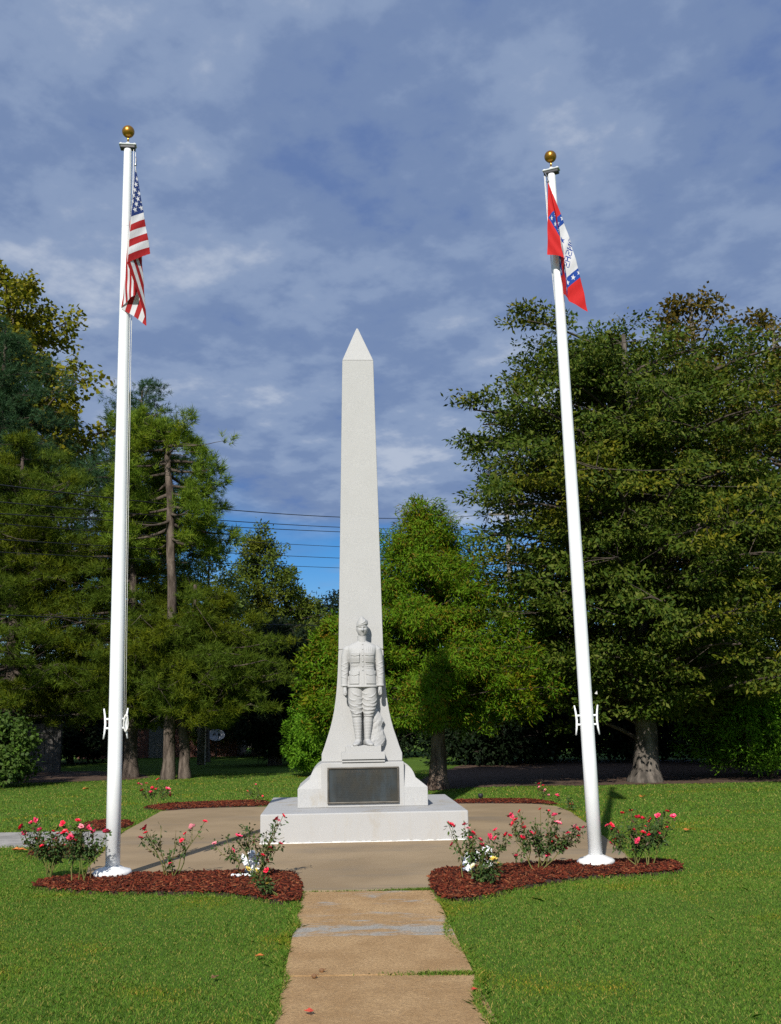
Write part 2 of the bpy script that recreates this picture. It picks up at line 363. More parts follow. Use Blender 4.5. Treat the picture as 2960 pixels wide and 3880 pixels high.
def remeshed(mb, name, mat, voxel, smooth=2, parent=None):
    me = mb.mesh(name + '_src', mat); fixnormals(me)
    t = bpy.data.objects.new(name + '_src', me); C.objects.link(t)
    r = t.modifiers.new('r', 'REMESH'); r.mode = 'VOXEL'; r.voxel_size = voxel; r.use_smooth_shade = True
    if smooth:
        q = t.modifiers.new('s', 'SMOOTH'); q.factor = 0.5; q.iterations = smooth
    dg = bpy.context.evaluated_depsgraph_get(); dg.update()
    out = bpy.data.meshes.new_from_object(t.evaluated_get(dg)); out.name = name
    out.materials.clear(); out.materials.append(mat)
    out.polygons.foreach_set('use_smooth', [True] * len(out.polygons))
    bpy.data.objects.remove(t); bpy.data.meshes.remove(me)
    return obj(name, out, parent)
def inpoly(P, poly):
    poly = np.asarray(poly); x, y = P[:, 0], P[:, 1]; r = np.zeros(len(P), bool); n = len(poly)
    for i in range(n):
        x0, y0 = poly[i]; x1, y1 = poly[(i + 1) % n]
        if y0 == y1: continue
        c = ((y0 > y) != (y1 > y)) & (x < (x1 - x0) * (y - y0) / (y1 - y0) + x0); r ^= c
    return r
def edgedist(P, poly):
    poly = np.asarray(poly, float); d = np.full(len(P), 1e9)
    for i in range(len(poly)):
        a, b = poly[i], poly[(i + 1) % len(poly)]; ab = b - a
        t = np.clip(((P - a) @ ab) / (ab @ ab + 1e-12), 0, 1)
        d = np.minimum(d, np.linalg.norm(P - (a + t[:, None] * ab), axis=1))
    return d
def nrm(a): return a / (np.linalg.norm(a, axis=-1, keepdims=True) + 1e-9)
def smooth_poly(pts, it=2):
    p = np.asarray(pts, float)
    for _ in range(it):
        q = np.roll(p, -1, 0); p = np.stack([0.75 * p + 0.25 * q, 0.25 * p + 0.75 * q], 1).reshape(-1, 2)
    return p
def slab(name, poly, z0, z1, mat, kind=None, parent=None, bevel=0.0):
    n = len(poly); V = [(p[0], p[1], z0) for p in poly] + [(p[0], p[1], z1) for p in poly]
    F = [tuple(range(n, 2 * n)), tuple(range(n - 1, -1, -1))] + [(i, (i + 1) % n, n + (i + 1) % n, n + i) for i in range(n)]
    o = MB().add(V, F).build(name, mat, parent, bevel=bevel); fixnormals(o.data)
    if kind: o['kind'] = kind
    return o

# ------------------------------------------------------------------ ground, terrace, path, beds
g = MB().add([(-300, -120, 0), (300, -120, 0), (300, 500, 0), (-300, 500, 0)], [(0, 1, 2, 3)]).build('lawn_ground', M_LAWN); tag(g, kind='structure')
BED_FL = [(-3.83, 11.4), (-3.72, 11.79), (-3.36, 11.95), (-2.82, 12.02), (-2.11, 12.02), (-1.5, 12.09), (-1.17, 11.98), (-1.03, 11.61), (-0.92, 10.64), (-0.89, 10.1), (-1.16, 10.2), (-1.4, 10.48), (-1.85, 10.76), (-2.4, 10.76), (-3.12, 10.9), (-3.6, 11.15)]
BED_FR = [(0.34, 11.47), (0.42, 11.95), (0.66, 12.1), (1.08, 12.19), (1.84, 12.4), (2.38, 12.49), (3.11, 12.45), (3.16, 12.0), (3.01, 11.64), (2.57, 11.46), (2.12, 11.38), (1.65, 11.15), (1.22, 10.75), (0.86, 10.3), (0.63, 10.14), (0.41, 10.14), (0.35, 10.71)]
BED_BL = [(-4.86, 20.66), (-4.67, 21.46), (-4.2, 21.7), (-3.49, 21.9), (-2.57, 22.07), (-2.4, 20.62), (-3.28, 20.58), (-3.95, 20.4), (-4.28, 19.98), (-4.59, 20.52)]
BED_BR = [(1.0, 21.21), (1.94, 21.41), (2.74, 21.25), (3.05, 20.23), (2.9, 19.95), (2.62, 20.3), (1.86, 20.55), (1.0, 20.6)]
BED_LA = [(-5.05, 17.01), (-5.11, 18.02), (-4.85, 18.52), (-4.3, 17.89), (-4.18, 17.15), (-4.41, 16.85), (-4.69, 16.69)]
BED_LB = [(-4.76, 13.86), (-4.67, 14.36), (-4.49, 14.78), (-4.15, 14.63), (-3.98, 13.99), (-4.09, 13.65), (-4.42, 13.61)]
TERR = [(-0.93, 10.76), (-1.0, 11.35), (-2.71, 11.5), (-3.35, 11.72), (-3.56, 12.56), (-4.13, 16.29), (-4.34, 19.99), (-3.97, 20.5), (-2.4, 20.66), (-0.71, 20.76), (1.2, 20.72), (2.62, 20.36), (2.95, 19.74), (3.02, 18.62), (2.94, 16.56), (2.82, 13.99), (2.7, 12.38), (2.36, 11.64), (0.36, 11.22), (0.35, 10.79)]
WALK_L = [(-9.0, 16.3), (-6.1, 16.78), (-5.03, 16.78), (-4.39, 16.82), (-4.15, 16.29), (-3.8, 13.85), (-3.98, 13.99), (-4.43, 14.77), (-5.42, 14.9), (-9.0, 14.5)]
SOIL_L = [(-16, 29.8), (-10.21, 29.91), (-8.72, 30.15), (-7.7, 30.63), (-7.2, 31.33), (-7.6, 33.08), (-9.04, 35.95), (-16.48, 37.59)]
SOIL_R = [(0.3, 24.6), (0.95, 24.35), (1.65, 25.2), (3.31, 25.5), (4.95, 25.3), (7.13, 25.41), (9.7, 25.7), (15, 25.9), (15, 36), (7.12, 38), (2.5, 38), (1.2, 31), (0.4, 27)]
slab('terrace', TERR, -0.1, 0.02, M_TERR, 'structure', bevel=0.008)
slab('side_walk', WALK_L, -0.1, 0.012, M_WALK, 'structure')
path = empty('front_path'); tag(path, kind='structure')
def lx(y): return -0.93 + (10.76 - y) * 0.052
def rx(y): return 0.36 + (10.76 - y) * 0.042
for y0, y1, dz in ((2.2, 4.2, 0.0), (4.21, 5.6, 0.003), (5.612, 7.36, 0.0), (7.375, 8.60, 0.004), (8.606, 10.735, 0.001)):
    slab('slab', [(lx(y0), y0), (rx(y0), y0), (rx(y1), y1), (lx(y1), y1)], -0.08, 0.012 + dz, M_PATH, None, path, 0.002)
for nm, p in (('pine_straw_ground', SOIL_L), ('leaf_litter_ground', SOIL_R)):
    q = smooth_poly(p, 3); rr = np.random.default_rng(5); q = q + rr.normal(0, 0.12, q.shape)
    me = MB().add([(a, b, 0.005) for a, b in q], [tuple(range(len(q)))]).build(nm, M_SOIL); me['kind'] = 'structure'

rng = np.random.default_rng(11)
BEDS = []
def make_bed(poly, seed, dens=1700, h=0.018):
    poly = smooth_poly(poly, 2); rg = np.random.default_rng(seed); BEDS.append(poly)
    s = 0.045; lo = poly.min(0); hi = poly.max(0)
    nx = int((hi[0] - lo[0]) / s) + 2; ny = int((hi[1] - lo[1]) / s) + 2
    X, Y = np.meshgrid(lo[0] + np.arange(nx) * s, lo[1] + np.arange(ny) * s)
    P = np.stack([X.ravel(), Y.ravel()], 1)
    def hz(Q):
        d = edgedist(Q, poly); return 0.026 + h * np.clip(d / 0.28, 0, 1) ** 0.7
    ins = inpoly(P, poly); Z = hz(P) + rg.normal(0, 0.008, len(P))
    idx = np.arange(nx * ny).reshape(ny, nx)
    q = np.stack([idx[:-1, :-1], idx[:-1, 1:], idx[1:, 1:], idx[1:, :-1]], -1).reshape(-1, 4)
    q = q[ins[q].any(1)]
    Z = np.where(ins, Z, 0.0)
    bed = obj('flower_bed', np_mesh('flower_bed', np.c_[P, Z], q, M_MULCHB, True)); bed['kind'] = 'structure'
    area = ins.sum() * s * s; n = int(area * dens)
    Q = rg.uniform(lo - 0.03, hi + 0.03, (n * 4, 2)); Q = Q[inpoly(Q, poly)][:n]; n = len(Q)
    L = rg.uniform(0.02, 0.085, n) * 0.5; w = rg.uniform(0.006, 0.02, n) * 0.5; t = rg.uniform(0.002, 0.006, n)
    a = rg.uniform(0, 2 * np.pi, n); til = rg.normal(0, 0.32, n); rol = rg.normal(0, 0.8, n)
    d = np.stack([np.cos(a) * np.cos(til), np.sin(a) * np.cos(til), np.sin(til)], 1)
    sd = nrm(np.stack([-np.sin(a), np.cos(a), np.sin(rol)], 1)); nn = nrm(np.cross(d, sd))
    c = np.c_[Q, hz(Q) + rg.uniform(0.004, 0.022, n)]
    cs = []
    for sl, sw, st in ((-1, -.8, -1), (1, -1, -1), (1, .7, -1), (-1, 1, -1), (-1, -.8, 1), (1, -1, 1), (1, .7, 1), (-1, 1, 1)):
        cs.append(c + d * (L * sl)[:, None] + sd * (w * sw)[:, None] + nn * (t * st)[:, None])
    V = np.stack(cs, 1).reshape(-1, 3)
    fb = np.array([(0, 3, 2, 1), (4, 5, 6, 7), (0, 1, 5, 4), (1, 2, 6, 5), (2, 3, 7, 6), (3, 0, 4, 7)])
    F = (np.arange(n)[:, None, None] * 8 + fb[None]).reshape(-1, 4)
    ch = obj('mulch_chips', np_mesh('mulch_chips', V, F, M_MULCH), bed); ch['kind'] = 'stuff'
    return bed
make_bed(BED_FL, 1); make_bed(BED_FR, 2); make_bed(BED_BL, 3, 700); make_bed(BED_BR, 4, 700); make_bed(BED_LA, 5, 800); make_bed(BED_LB, 6, 900)

# lawn blades: dense close by, thinning with distance; kept off paving, beds and bare soil
def blades(n, y0, y1, hgt, wid, seed, pw=1.0):
    rg = np.random.default_rng(seed)
    y = y0 + (y1 - y0) * rg.uniform(0, 1, n) ** pw
    x = rg.uniform(-1, 1, n) * (0.40 * y + 0.5)
    P = np.stack([x, y], 1)
    keep = np.ones(n, bool)
    jit = P + rg.normal(0, 0.02, P.shape)
    for poly in (TERR, WALK_L, SOIL_L, SOIL_R): keep &= ~inpoly(jit, poly)
    for poly in BEDS: keep &= ~inpoly(jit, poly)
    on = (jit[:, 1] < 10.78) & (jit[:, 0] > lx(jit[:, 1]) + 0.02) & (jit[:, 0] < rx(jit[:, 1]) - 0.02); keep &= ~on
    P = P[keep]; return P, hgt, wid, rg
def blade_mesh(P, hgt, wid, rg, lean=1.0):
    n = len(P); a = rg.uniform(0, 2 * np.pi, n)
    patch = 0.75 + 0.5 * (0.5 + 0.5 * np.sin(P[:, 0] * 2.1 + 1.3 * np.sin(P[:, 1] * 1.7)) * np.sin(P[:, 1] * 1.3 + P[:, 0] * .7))
    h = hgt * rg.uniform(0.5, 1.25, n) * patch; w = wid * rg.uniform(0.7, 1.3, n)
    ln = np.abs(rg.normal(0, lean, n)) * h; b = rg.uniform(0, 2 * np.pi, n)
    base = np.c_[P, np.zeros(n)]; s = np.stack([np.cos(a), np.sin(a), np.zeros(n)], 1) * (w / 2)[:, None]
    off = np.stack([np.cos(b) * ln, np.sin(b) * ln, h], 1)
    midp = base + off * np.array([0.35, 0.35, 0.6]); tip = base + off
    V = np.stack([base - s, base + s, midp + s * 0.8, tip, midp - s * 0.8], 1).reshape(-1, 3)
    F = (np.arange(n)[:, None] * 5 + np.array([0, 1, 2, 3, 4])[None])
    return V, F
Vs, Fs, o_ = [], [], 0
def edge_blades(n, seed):      # longer grass hanging over the slabs' edges and growing in the joints
    rg = np.random.default_rng(seed); y = rg.uniform(4.5, 10.2, n); side = rg.integers(0, 2, n)
    x = np.where(side == 0, lx(y) - np.abs(rg.normal(0, 0.035, n)) + 0.045 * np.sin(y * 5) * np.sin(y * 2.3), rx(y) + np.abs(rg.normal(0, 0.035, n)) - 0.03 - 0.05 * np.sin(y * 3.1))
    P = [np.stack([x, y], 1)]
    m = n // 10
    cl = rg.choice([-0.8, -0.55, -0.42, -0.2, -0.05, 0.08, 0.15, 0.28], m // 2); P.append(np.stack([cl + rg.normal(0, 0.06, m // 2), 10.75 + rg.normal(0, 0.014, m // 2)], 1))
    P.append(np.stack([0.34 - np.abs(rg.normal(0, 0.28, m)), 10.77 + rg.normal(0, 0.022, m)], 1))
    P.append(np.stack([0.5 - np.abs(rg.normal(0, 0.22, m)), 7.37 + rg.normal(0, 0.022, m) * (0.6 + 0.8 * rg.uniform(0, 1, m))], 1))
    return np.concatenate(P), 0.030, 0.0055, rg
def ring_blades(seed):         # untrimmed fringe along beds and terrace
    rg = np.random.default_rng(seed); out = []
    for poly, dn in [(b, 420) for b in BEDS] + [(np.asarray(TERR), 260), (np.asarray(WALK_L), 260)]:
        poly = np.asarray(poly)
        for i in range(len(poly)):
            a, b = poly[i], poly[(i + 1) % len(poly)]; L = np.linalg.norm(b - a); k = int(L * dn)
            t = rg.uniform(0, 1, k); out.append(a + (b - a) * t[:, None] + rg.normal(0, 0.025, (k, 2)))
    P = np.concatenate(out); P = P[~inpoly(P, np.asarray(TERR))]
    for b in BEDS: P = P[~(inpoly(P, b) & (edgedist(P, b) > 0.03))]
    on = (P[:, 1] < 10.78) & (P[:, 0] > lx(P[:, 1]) + 0.02) & (P[:, 0] < rx(P[:, 1]) - 0.02)
    return P[~on], 0.034, 0.006, rg
for args in (blades(320000, 4.8, 11.5, 0.015, 0.0042, 21), blades(190000, 10.5, 17.5, 0.018, 0.0068, 22), blades(130000, 16.5, 33.0, 0.026, 0.013, 23), blades(1800, 5.0, 14, 0.042, 0.0045, 24), edge_blades(14000, 25), ring_blades(26)):
    V, F = blade_mesh(*args); Vs.append(V); Fs.append(F + o_); o_ += len(V)
gr = obj('lawn_grass', np_mesh('lawn_grass', np.concatenate(Vs), np.concatenate(Fs), M_BLADE)); tag(gr, 'short mown green lawn grass around the terrace and path', 'grass', kind='stuff')

# ------------------------------------------------------------------ monument
YAW = R(3.2)
ex = np.array([math.cos(YAW), math.sin(YAW), 0]); ey = np.array([-math.sin(YAW), math.cos(YAW), 0])
mc = np.array([-0.437, 14.714, 0.02]) + ex * 0.022 + ey * 1.5
MON = (float(mc[0]), float(mc[1]), 0.0)
mon = empty('obelisk_monument', MON, YAW)
tag(mon, 'tall pale granite obelisk with flared foot on a stepped base', 'monument')
MB().box(-1.415, 1.415, -1.5, 1.5, 0.022, 0.405).build('plinth', M_GRANS, mon, bevel=0.018, seg=3)
rg = np.random.default_rng(4)
bead = MB()
for i in range(70):
    x = -1.42 + i * 0.0405; hh = 0.006 + 0.009 * rg.uniform(); bead.box(x, x + 0.0402, -1.508 - 0.006 * rg.uniform(), -1.49, 0.018, 0.020 + hh)
bead.build('mortar_bead', M_MORTAR, mon)
DF = -0.65                                   # front of the die, measured from the monument's middle
MB().box(-0.60, 0.60, DF, 0.65, 0.407, 1.032).build('die_block', M_GRANS, mon, bevel=0.008)
prof = [(0.94, 0.407), (0.94, 0.672), (0.785, 0.795), (0.772, 0.80), (0.762, 0.83), (0.745, 0.875), (0.715, 0.925), (0.68, 0.965), (0.645, 0.995), (0.606, 1.015)]
for sgn in (-1, 1):
    w = MB(); rs = []
    xs = [p[0] for p in prof]; n = len(prof)
    def yf(z): return DF + 0.004 + 0.085 * min(1, max(0, (z - 0.68) / 0.28)) ** 0.8
    inner = 0.585
    V = []
    for (x, z) in prof: V += [(sgn * x, yf(z), z), (sgn * x, 0.64, z)]
    for (x, z) in prof: V += [(sgn * inner, yf(z), z), (sgn * inner, 0.64, z)]
    F = []
    for i in range(n - 1):
        a, b = 2 * i, 2 * i + 2; c, d = 2 * n + 2 * i, 2 * n + 2 * i + 2
        F += [(a, a + 1, b + 1, b), (a, b, d, c), (a + 1, c + 1, d + 1, b + 1), (c, d, d + 1, c + 1)]
    F += [(0, 2 * n, 2 * n + 1, 1), (2 * n - 2, 2 * n - 1, 4 * n - 1, 4 * n - 2)]
    o = w.add(V, F).build('scroll_wing', M_GRANS, mon, bevel=0.006); fixnormals(o.data)
HP = [(1.034, 0.597), (1.145, 0.597), (1.165, 0.588), (1.25, 0.556), (1.355, 0.522), (1.5, 0.474), (1.64, 0.437), (1.77, 0.41), (1.9, 0.391), (2.05, 0.373), (2.2, 0.36), (2.4, 0.348), (2.668, 0.338)]
def shaft(name, P, dep):
    b = MB(); b.rings([[(-h, -d, z), (h, -d, z), (h, d, z), (-h, d, z)] for (z, h), d in zip(P, dep)]); o = b.build(name, M_GRAN, mon, bevel=0.008); fixnormals(o.data); return o
shaft('flared_shaft_foot', HP, [0.352 - 0.012 * (z - 1.03) / 1.65 for z, h in HP])
shaft('joint', [(2.664, 0.326), (2.686, 0.326)], [0.327, 0.327])
shaft('shaft', [(2.682, 0.337), (4.0, 0.311), (5.6, 0.28), (7.29, 0.248)], [0.337, 0.311, 0.28, 0.248])
shaft('pyramidion', [(7.292, 0.2475), (7.92, 0.012)], [0.2475, 0.012])
SX = 0.012
MB().box(SX - 0.315, SX + 0.315, -0.70, -0.30, 1.075, 1.178).build('statue_ledge', M_GRAN, mon, bevel=0.006)
MB().box(SX - 0.312, SX + 0.312, -0.675, -0.30, 1.036, 1.060).build('ledge_fillet', M_GRAN, mon, bevel=0.004)
MB().box(SX - 0.30, SX + 0.30, -0.66, -0.30, 1.058, 1.077).build('ledge_groove', M_GRAN, mon)
lb = MB(); rg = np.random.default_rng(8)
nx, ny = 26, 16
top = [[(SX - 0.258 + 0.516 * i / (nx - 1), -0.685 + 0.39 * j / (ny - 1), 1.262 + rg.normal(0, 0.004) + 0.008 * math.sin(i * 1.1 + j)) for i in range(nx)] for j in range(ny)]
V = [p for r in top for p in r]; F = [(j * nx + i, j * nx + i + 1, (j + 1) * nx + i + 1, (j + 1) * nx + i) for j in range(ny - 1) for i in range(nx - 1)]
edge = [(0, i) for i in range(nx)] + [(j, nx - 1) for j in range(1, ny)] + [(ny - 1, i) for i in range(nx - 2, -1, -1)] + [(j, 0) for j in range(ny - 2, 0, -1)]
eb = len(V); V += [(top[j][i][0], top[j][i][1], 1.179) for j, i in edge]
ne = len(edge); F += [(edge[k][0] * nx + edge[k][1], eb + k, eb + (k + 1) % ne, edge[(k + 1) % ne][0] * nx + edge[(k + 1) % ne][1]) for k in range(ne)]
F.append(tuple(eb + k for k in range(ne)))
lb.add(V, F).build('statue_footing', M_GRAN, mon)

# bronze plaque on the die
pq = empty('bronze_plaque', tuple(float(v) for v in (mc + ex * 0.006 + ey * DF + np.array([0, 0, 0.445]))), YAW)
tag(pq, 'dark bronze memorial plaque with raised lettering on the granite base', 'plaque')
pq.location.z = 0.455
pw, ph = 0.518, 0.512
MB().box(-pw + 0.02, pw - 0.02, -0.016, -0.001, 0.02, ph - 0.02).build('panel', M_BRONZE, pq)
for nm, b in (('frame', (-pw, pw, -0.034, -0.001, 0, 0.026)), ('frame', (-pw, pw, -0.034, -0.001, ph - 0.026, ph)), ('frame', (-pw, -pw + 0.026, -0.033, -0.001, 0.026, ph - 0.026)), ('frame', (pw - 0.026, pw, -0.033, -0.001, 0.026, ph - 0.026))):
    MB().box(*b).build(nm, M_BRONZEF, pq, bevel=0.006)
def text_mesh(txt, size, depth):
    cu = bpy.data.curves.new('txt', 'FONT'); cu.body = txt; cu.size = size; cu.extrude = depth; cu.align_x = 'CENTER'; cu.space_character = 1.15
    t = bpy.data.objects.new('txt', cu); C.objects.link(t)
    dg = bpy.context.evaluated_depsgraph_get(); dg.update()
    me = bpy.data.meshes.new_from_object(t.evaluated_get(dg)); bpy.data.objects.remove(t); return me
lm = {}
x = -0.275
for ch in 'HERMAN DAVIS':
    if ch != ' ':
        if ch not in lm: lm[ch] = text_mesh(ch, 0.060, 0.004); lm[ch].materials.clear(); lm[ch].materials.append(M_BRONZEF)
        t = obj('letter', lm[ch], pq); t.rotation_euler = (R(90), 0, 0); t.location = (x + 0.025, -0.018, 0.43)
    x += 0.05
rows = MB(); rg = np.random.default_rng(9)
for k in range(15):                          # lines of lettering too worn to read: low raised strokes
    z = 0.392 - k * 0.0235; half = (0.22 if k == 0 else 0.40 if k < 14 else 0.2); x = -half
    while x < half:
        wl_ = rg.uniform(0.02, 0.075); e = min(x + wl_, half); q = x
        while q < e:
            rows.box(q, q + 0.0045, -0.0185, -0.0155, z, z + 0.012 * rg.uniform(0.75, 1)); q += 0.0085
            if rg.uniform() < .6: rows.box(q - 0.0085, q - 0.002, -0.0182, -0.0155, z + rg.choice([0.0, 0.005, 0.009]), z + 0.0115)
        x = e + 0.014
o = rows.build('worn_lettering', M_BRONZE, pq)

# ------------------------------------------------------------------ soldier statue
STY = -0.50                                   # middle of the figure, in front of the shaft face
sp = mc + ex * SX + ey * STY
st = empty('soldier_statue', (float(sp[0]), float(sp[1]), 1.262), YAW)
tag(st, 'carved granite soldier in tunic, breeches, leg wraps and side cap standing at attention', 'statue')
def lerp_tab(z, tab):
    zs = [t[0] for t in tab]; return [float(np.interp(z, zs, [t[i] for t in tab])) for i in range(1, len(tab[0]))]
TOR = [(0.845, 0.222, 0.150, 0.0), (0.90, 0.217, 0.148, 0.0), (1.0, 0.203, 0.138, 0.0), (1.08, 0.188, 0.128, 0.0), (1.14, 0.182, 0.124, 0.0), (1.20, 0.188, 0.130, -0.004), (1.28, 0.200, 0.140, -0.01), (1.36, 0.212, 0.142, -0.01), (1.42, 0.228, 0.125, -0.005), (1.455, 0.212, 0.104, 0.0), (1.49, 0.150, 0.084, 0.0), (1.515, 0.090, 0.072, 0.0), (1.53, 0.066, 0.066, 0.0)]
def sring(a, b, yc, z, n=36, e=2.5, xc=0.0):
    out = []
    for j in range(n):
        t = 2 * math.pi * j / n; c, s = math.cos(t), math.sin(t)
        out.append((xc + a * abs(c) ** (2 / e) * (1 if c >= 0 else -1), yc + b * abs(s) ** (2 / e) * (1 if s >= 0 else -1), z))
    return out
def tor_front(x, z):
    a, b, yc = lerp_tab(z, TOR); u = min(0.98, abs(x) / a); return yc - b * (1 - u ** 2.5) ** (1 / 2.5)
jk = MB()
jk.rings([sring(*lerp_tab(z, TOR), z) for z in np.concatenate([np.linspace(0.845, 1.53, 28)])])
jk.rings([sring(0.222 + d, 0.150 + d, 0, z) for z, d in ((0.846, 0.0), (0.85, 0.006), (0.872, 0.004), (0.876, 0.0))])
jk.rings([sring(0.068, 0.068, -0.008, z, 24, 2.0) for z in (1.50, 1.55, 1.597)])
jk.rings([sring(0.072, 0.072, -0.008, z, 24, 2.0) for z in (1.595, 1.603)])
ARM = [(0.185, 0.0, 1.425, 0.060), (0.222, 0.0, 1.395, 0.070), (0.248, 0.0, 1.30, 0.064), (0.256, -0.002, 1.20, 0.059), (0.260, -0.006, 1.12, 0.058), (0.264, -0.018, 1.03, 0.056), (0.266, -0.034, 0.94, 0.052), (0.266, -0.042, 0.868, 0.050)]
for s in (-1, 1):
    jk.tube([(s * x, y, z) for x, y, z, r in ARM], [r for *_, r in ARM], 18)
    jk.tube([(s * 0.266, -0.0425, 0.884), (s * 0.266, -0.043, 0.862)], [0.055, 0.056], 18)
    # creases at the elbow
    for k, (z, tilt) in enumerate(((1.20, .03), (1.155, -.03), (1.125, .035), (1.085, -.03), (1.04, .03), (0.99, -.02))):
        rr = lerp_tab(-z, [(-a[2], a[0], a[1], a[3]) for a in ARM]); x0, y0, r0 = rr
        jk.tube([(s * (x0 + math.cos(t) * (r0 + 0.001)), y0 - math.sin(t) * (r0 + 0.001), z + tilt * math.cos(t) * s) for t in np.linspace(0.1, 2.9, 9)], [0.001] + list(0.0075 * np.sin(np.linspace(0.4, 2.7, 7))) + [0.001], 6)
for (x0, x1, z, dz) in ((0.04, 0.17, 1.185, .006), (0.035, 0.172, 1.16, -.004), (0.03, 0.17, 1.135, -.008), (-0.165, -0.05, 1.18, 0), (-0.17, -0.06, 1.155, .004), (0.06, 0.165, 1.205, .012)):
    pts = [(x, tor_front(x, z) + 0.001, z + dz * (x - x0) / (x1 - x0) * 2) for x in np.linspace(x0, x1, 8)]
    jk.tube(pts, [0.003] + [0.0085] * 6 + [0.003], 6)
for x, zt, zb in ((0.06, 1.44, 1.37), (0.085, 1.45, 1.36), (0.112, 1.45, 1.37), (0.14, 1.44, 1.36)):
    jk.tube([(x, tor_front(x, z) + 0.002, z) for z in np.linspace(zb, zt, 6)], [0.002, 0.006, 0.007, 0.007, 0.006, 0.002], 6)
jacket = remeshed(jk, 'tunic', M_STAT, 0.0055, 1, st)
def patch(x0, x1, zt, zb, tip, th, bag=0.0, nu=9, nv=8):
    V = []; 
    for side in (0, 1):
        for j in range(nv):
            for i in range(nu):
                u, v = i / (nu - 1), j / (nv - 1); x = x0 + (x1 - x0) * u
                z = zt + (zb - tip * (1 - abs(2 * u - 1)) - zt) * v
                y = tor_front(x, z); y = y - th - bag * math.sin(math.pi * min(1, v * 1.1)) if side == 0 else y + 0.012
                V.append((x, y, z))
    n = nu * nv; F = []
    for j in range(nv - 1):
        for i in range(nu - 1):
            a = j * nu + i; F += [(a, a + 1, a + nu + 1, a + nu), (n + a, n + a + nu, n + a + nu + 1, n + a + 1)]
    ring = [i for i in range(nu)] + [j * nu + nu - 1 for j in range(1, nv)] + [(nv - 1) * nu + i for i in range(nu - 2, -1, -1)] + [j * nu for j in range(nv - 2, 0, -1)]
    F += [(ring[k], n + ring[k], n + ring[(k + 1) % len(ring)], ring[(k + 1) % len(ring)]) for k in range(len(ring))]
    return V, F
for s in (-1, 1):
    for (a, b, zt, zb, fz, tip) in ((0.045, 0.172, 1.335, 1.205, 1.312, 0.012), (0.055, 0.195, 1.075, 0.895, 1.035, 0.024)):
        x0, x1 = sorted((s * a, s * b))
        o = MB().add(*patch(x0, x1, zt, zb, 0.0, 0.016, 0.006)).build('pocket', M_STAT, st, smooth=False, bevel=0.003); fixnormals(o.data)
        o2 = MB().add(*patch(x0 - 0.003, x1 + 0.003, zt + 0.012, fz, tip, 0.030)).build('pocket_flap', M_STAT, st, bevel=0.003); fixnormals(o2.data)
o = MB().add(*patch(-0.016, 0.022, 1.50, 0.85, 0.0, 0.006, 0.0, 5, 30)).build('placket', M_STAT, st); fixnormals(o.data)
bmsh = MB().ellip((0, 0, 0), (0.011, 0.008, 0.011), 10, 6).mesh('button', M_STAT, True)
for z in (1.475, 1.40, 1.315, 1.225, 1.15, 1.095):
    o = obj('button', bmsh, st); o.location = (0.004, tor_front(0.004, z) - 0.010, z)
for s in (-1, 1):
    o = obj('collar_badge', bmsh, st); o.location = (s * 0.03, -0.066, 1.53)
    sb = MB()
    P = [(s * 0.075, -0.02, 1.517), (s * 0.13, -0.012, 1.497), (s * 0.185, -0.004, 1.472)]
    sb.rings([[(p[0], p[1] - 0.025, p[2] - 0.012), (p[0], p[1] + 0.03, p[2] - 0.004), (p[0], p[1] + 0.03, p[2] + 0.010), (p[0], p[1] - 0.028, p[2] + 0.003)] for p in P])
    o = sb.build('shoulder_strap', M_STAT, st, bevel=0.003); fixnormals(o.data)

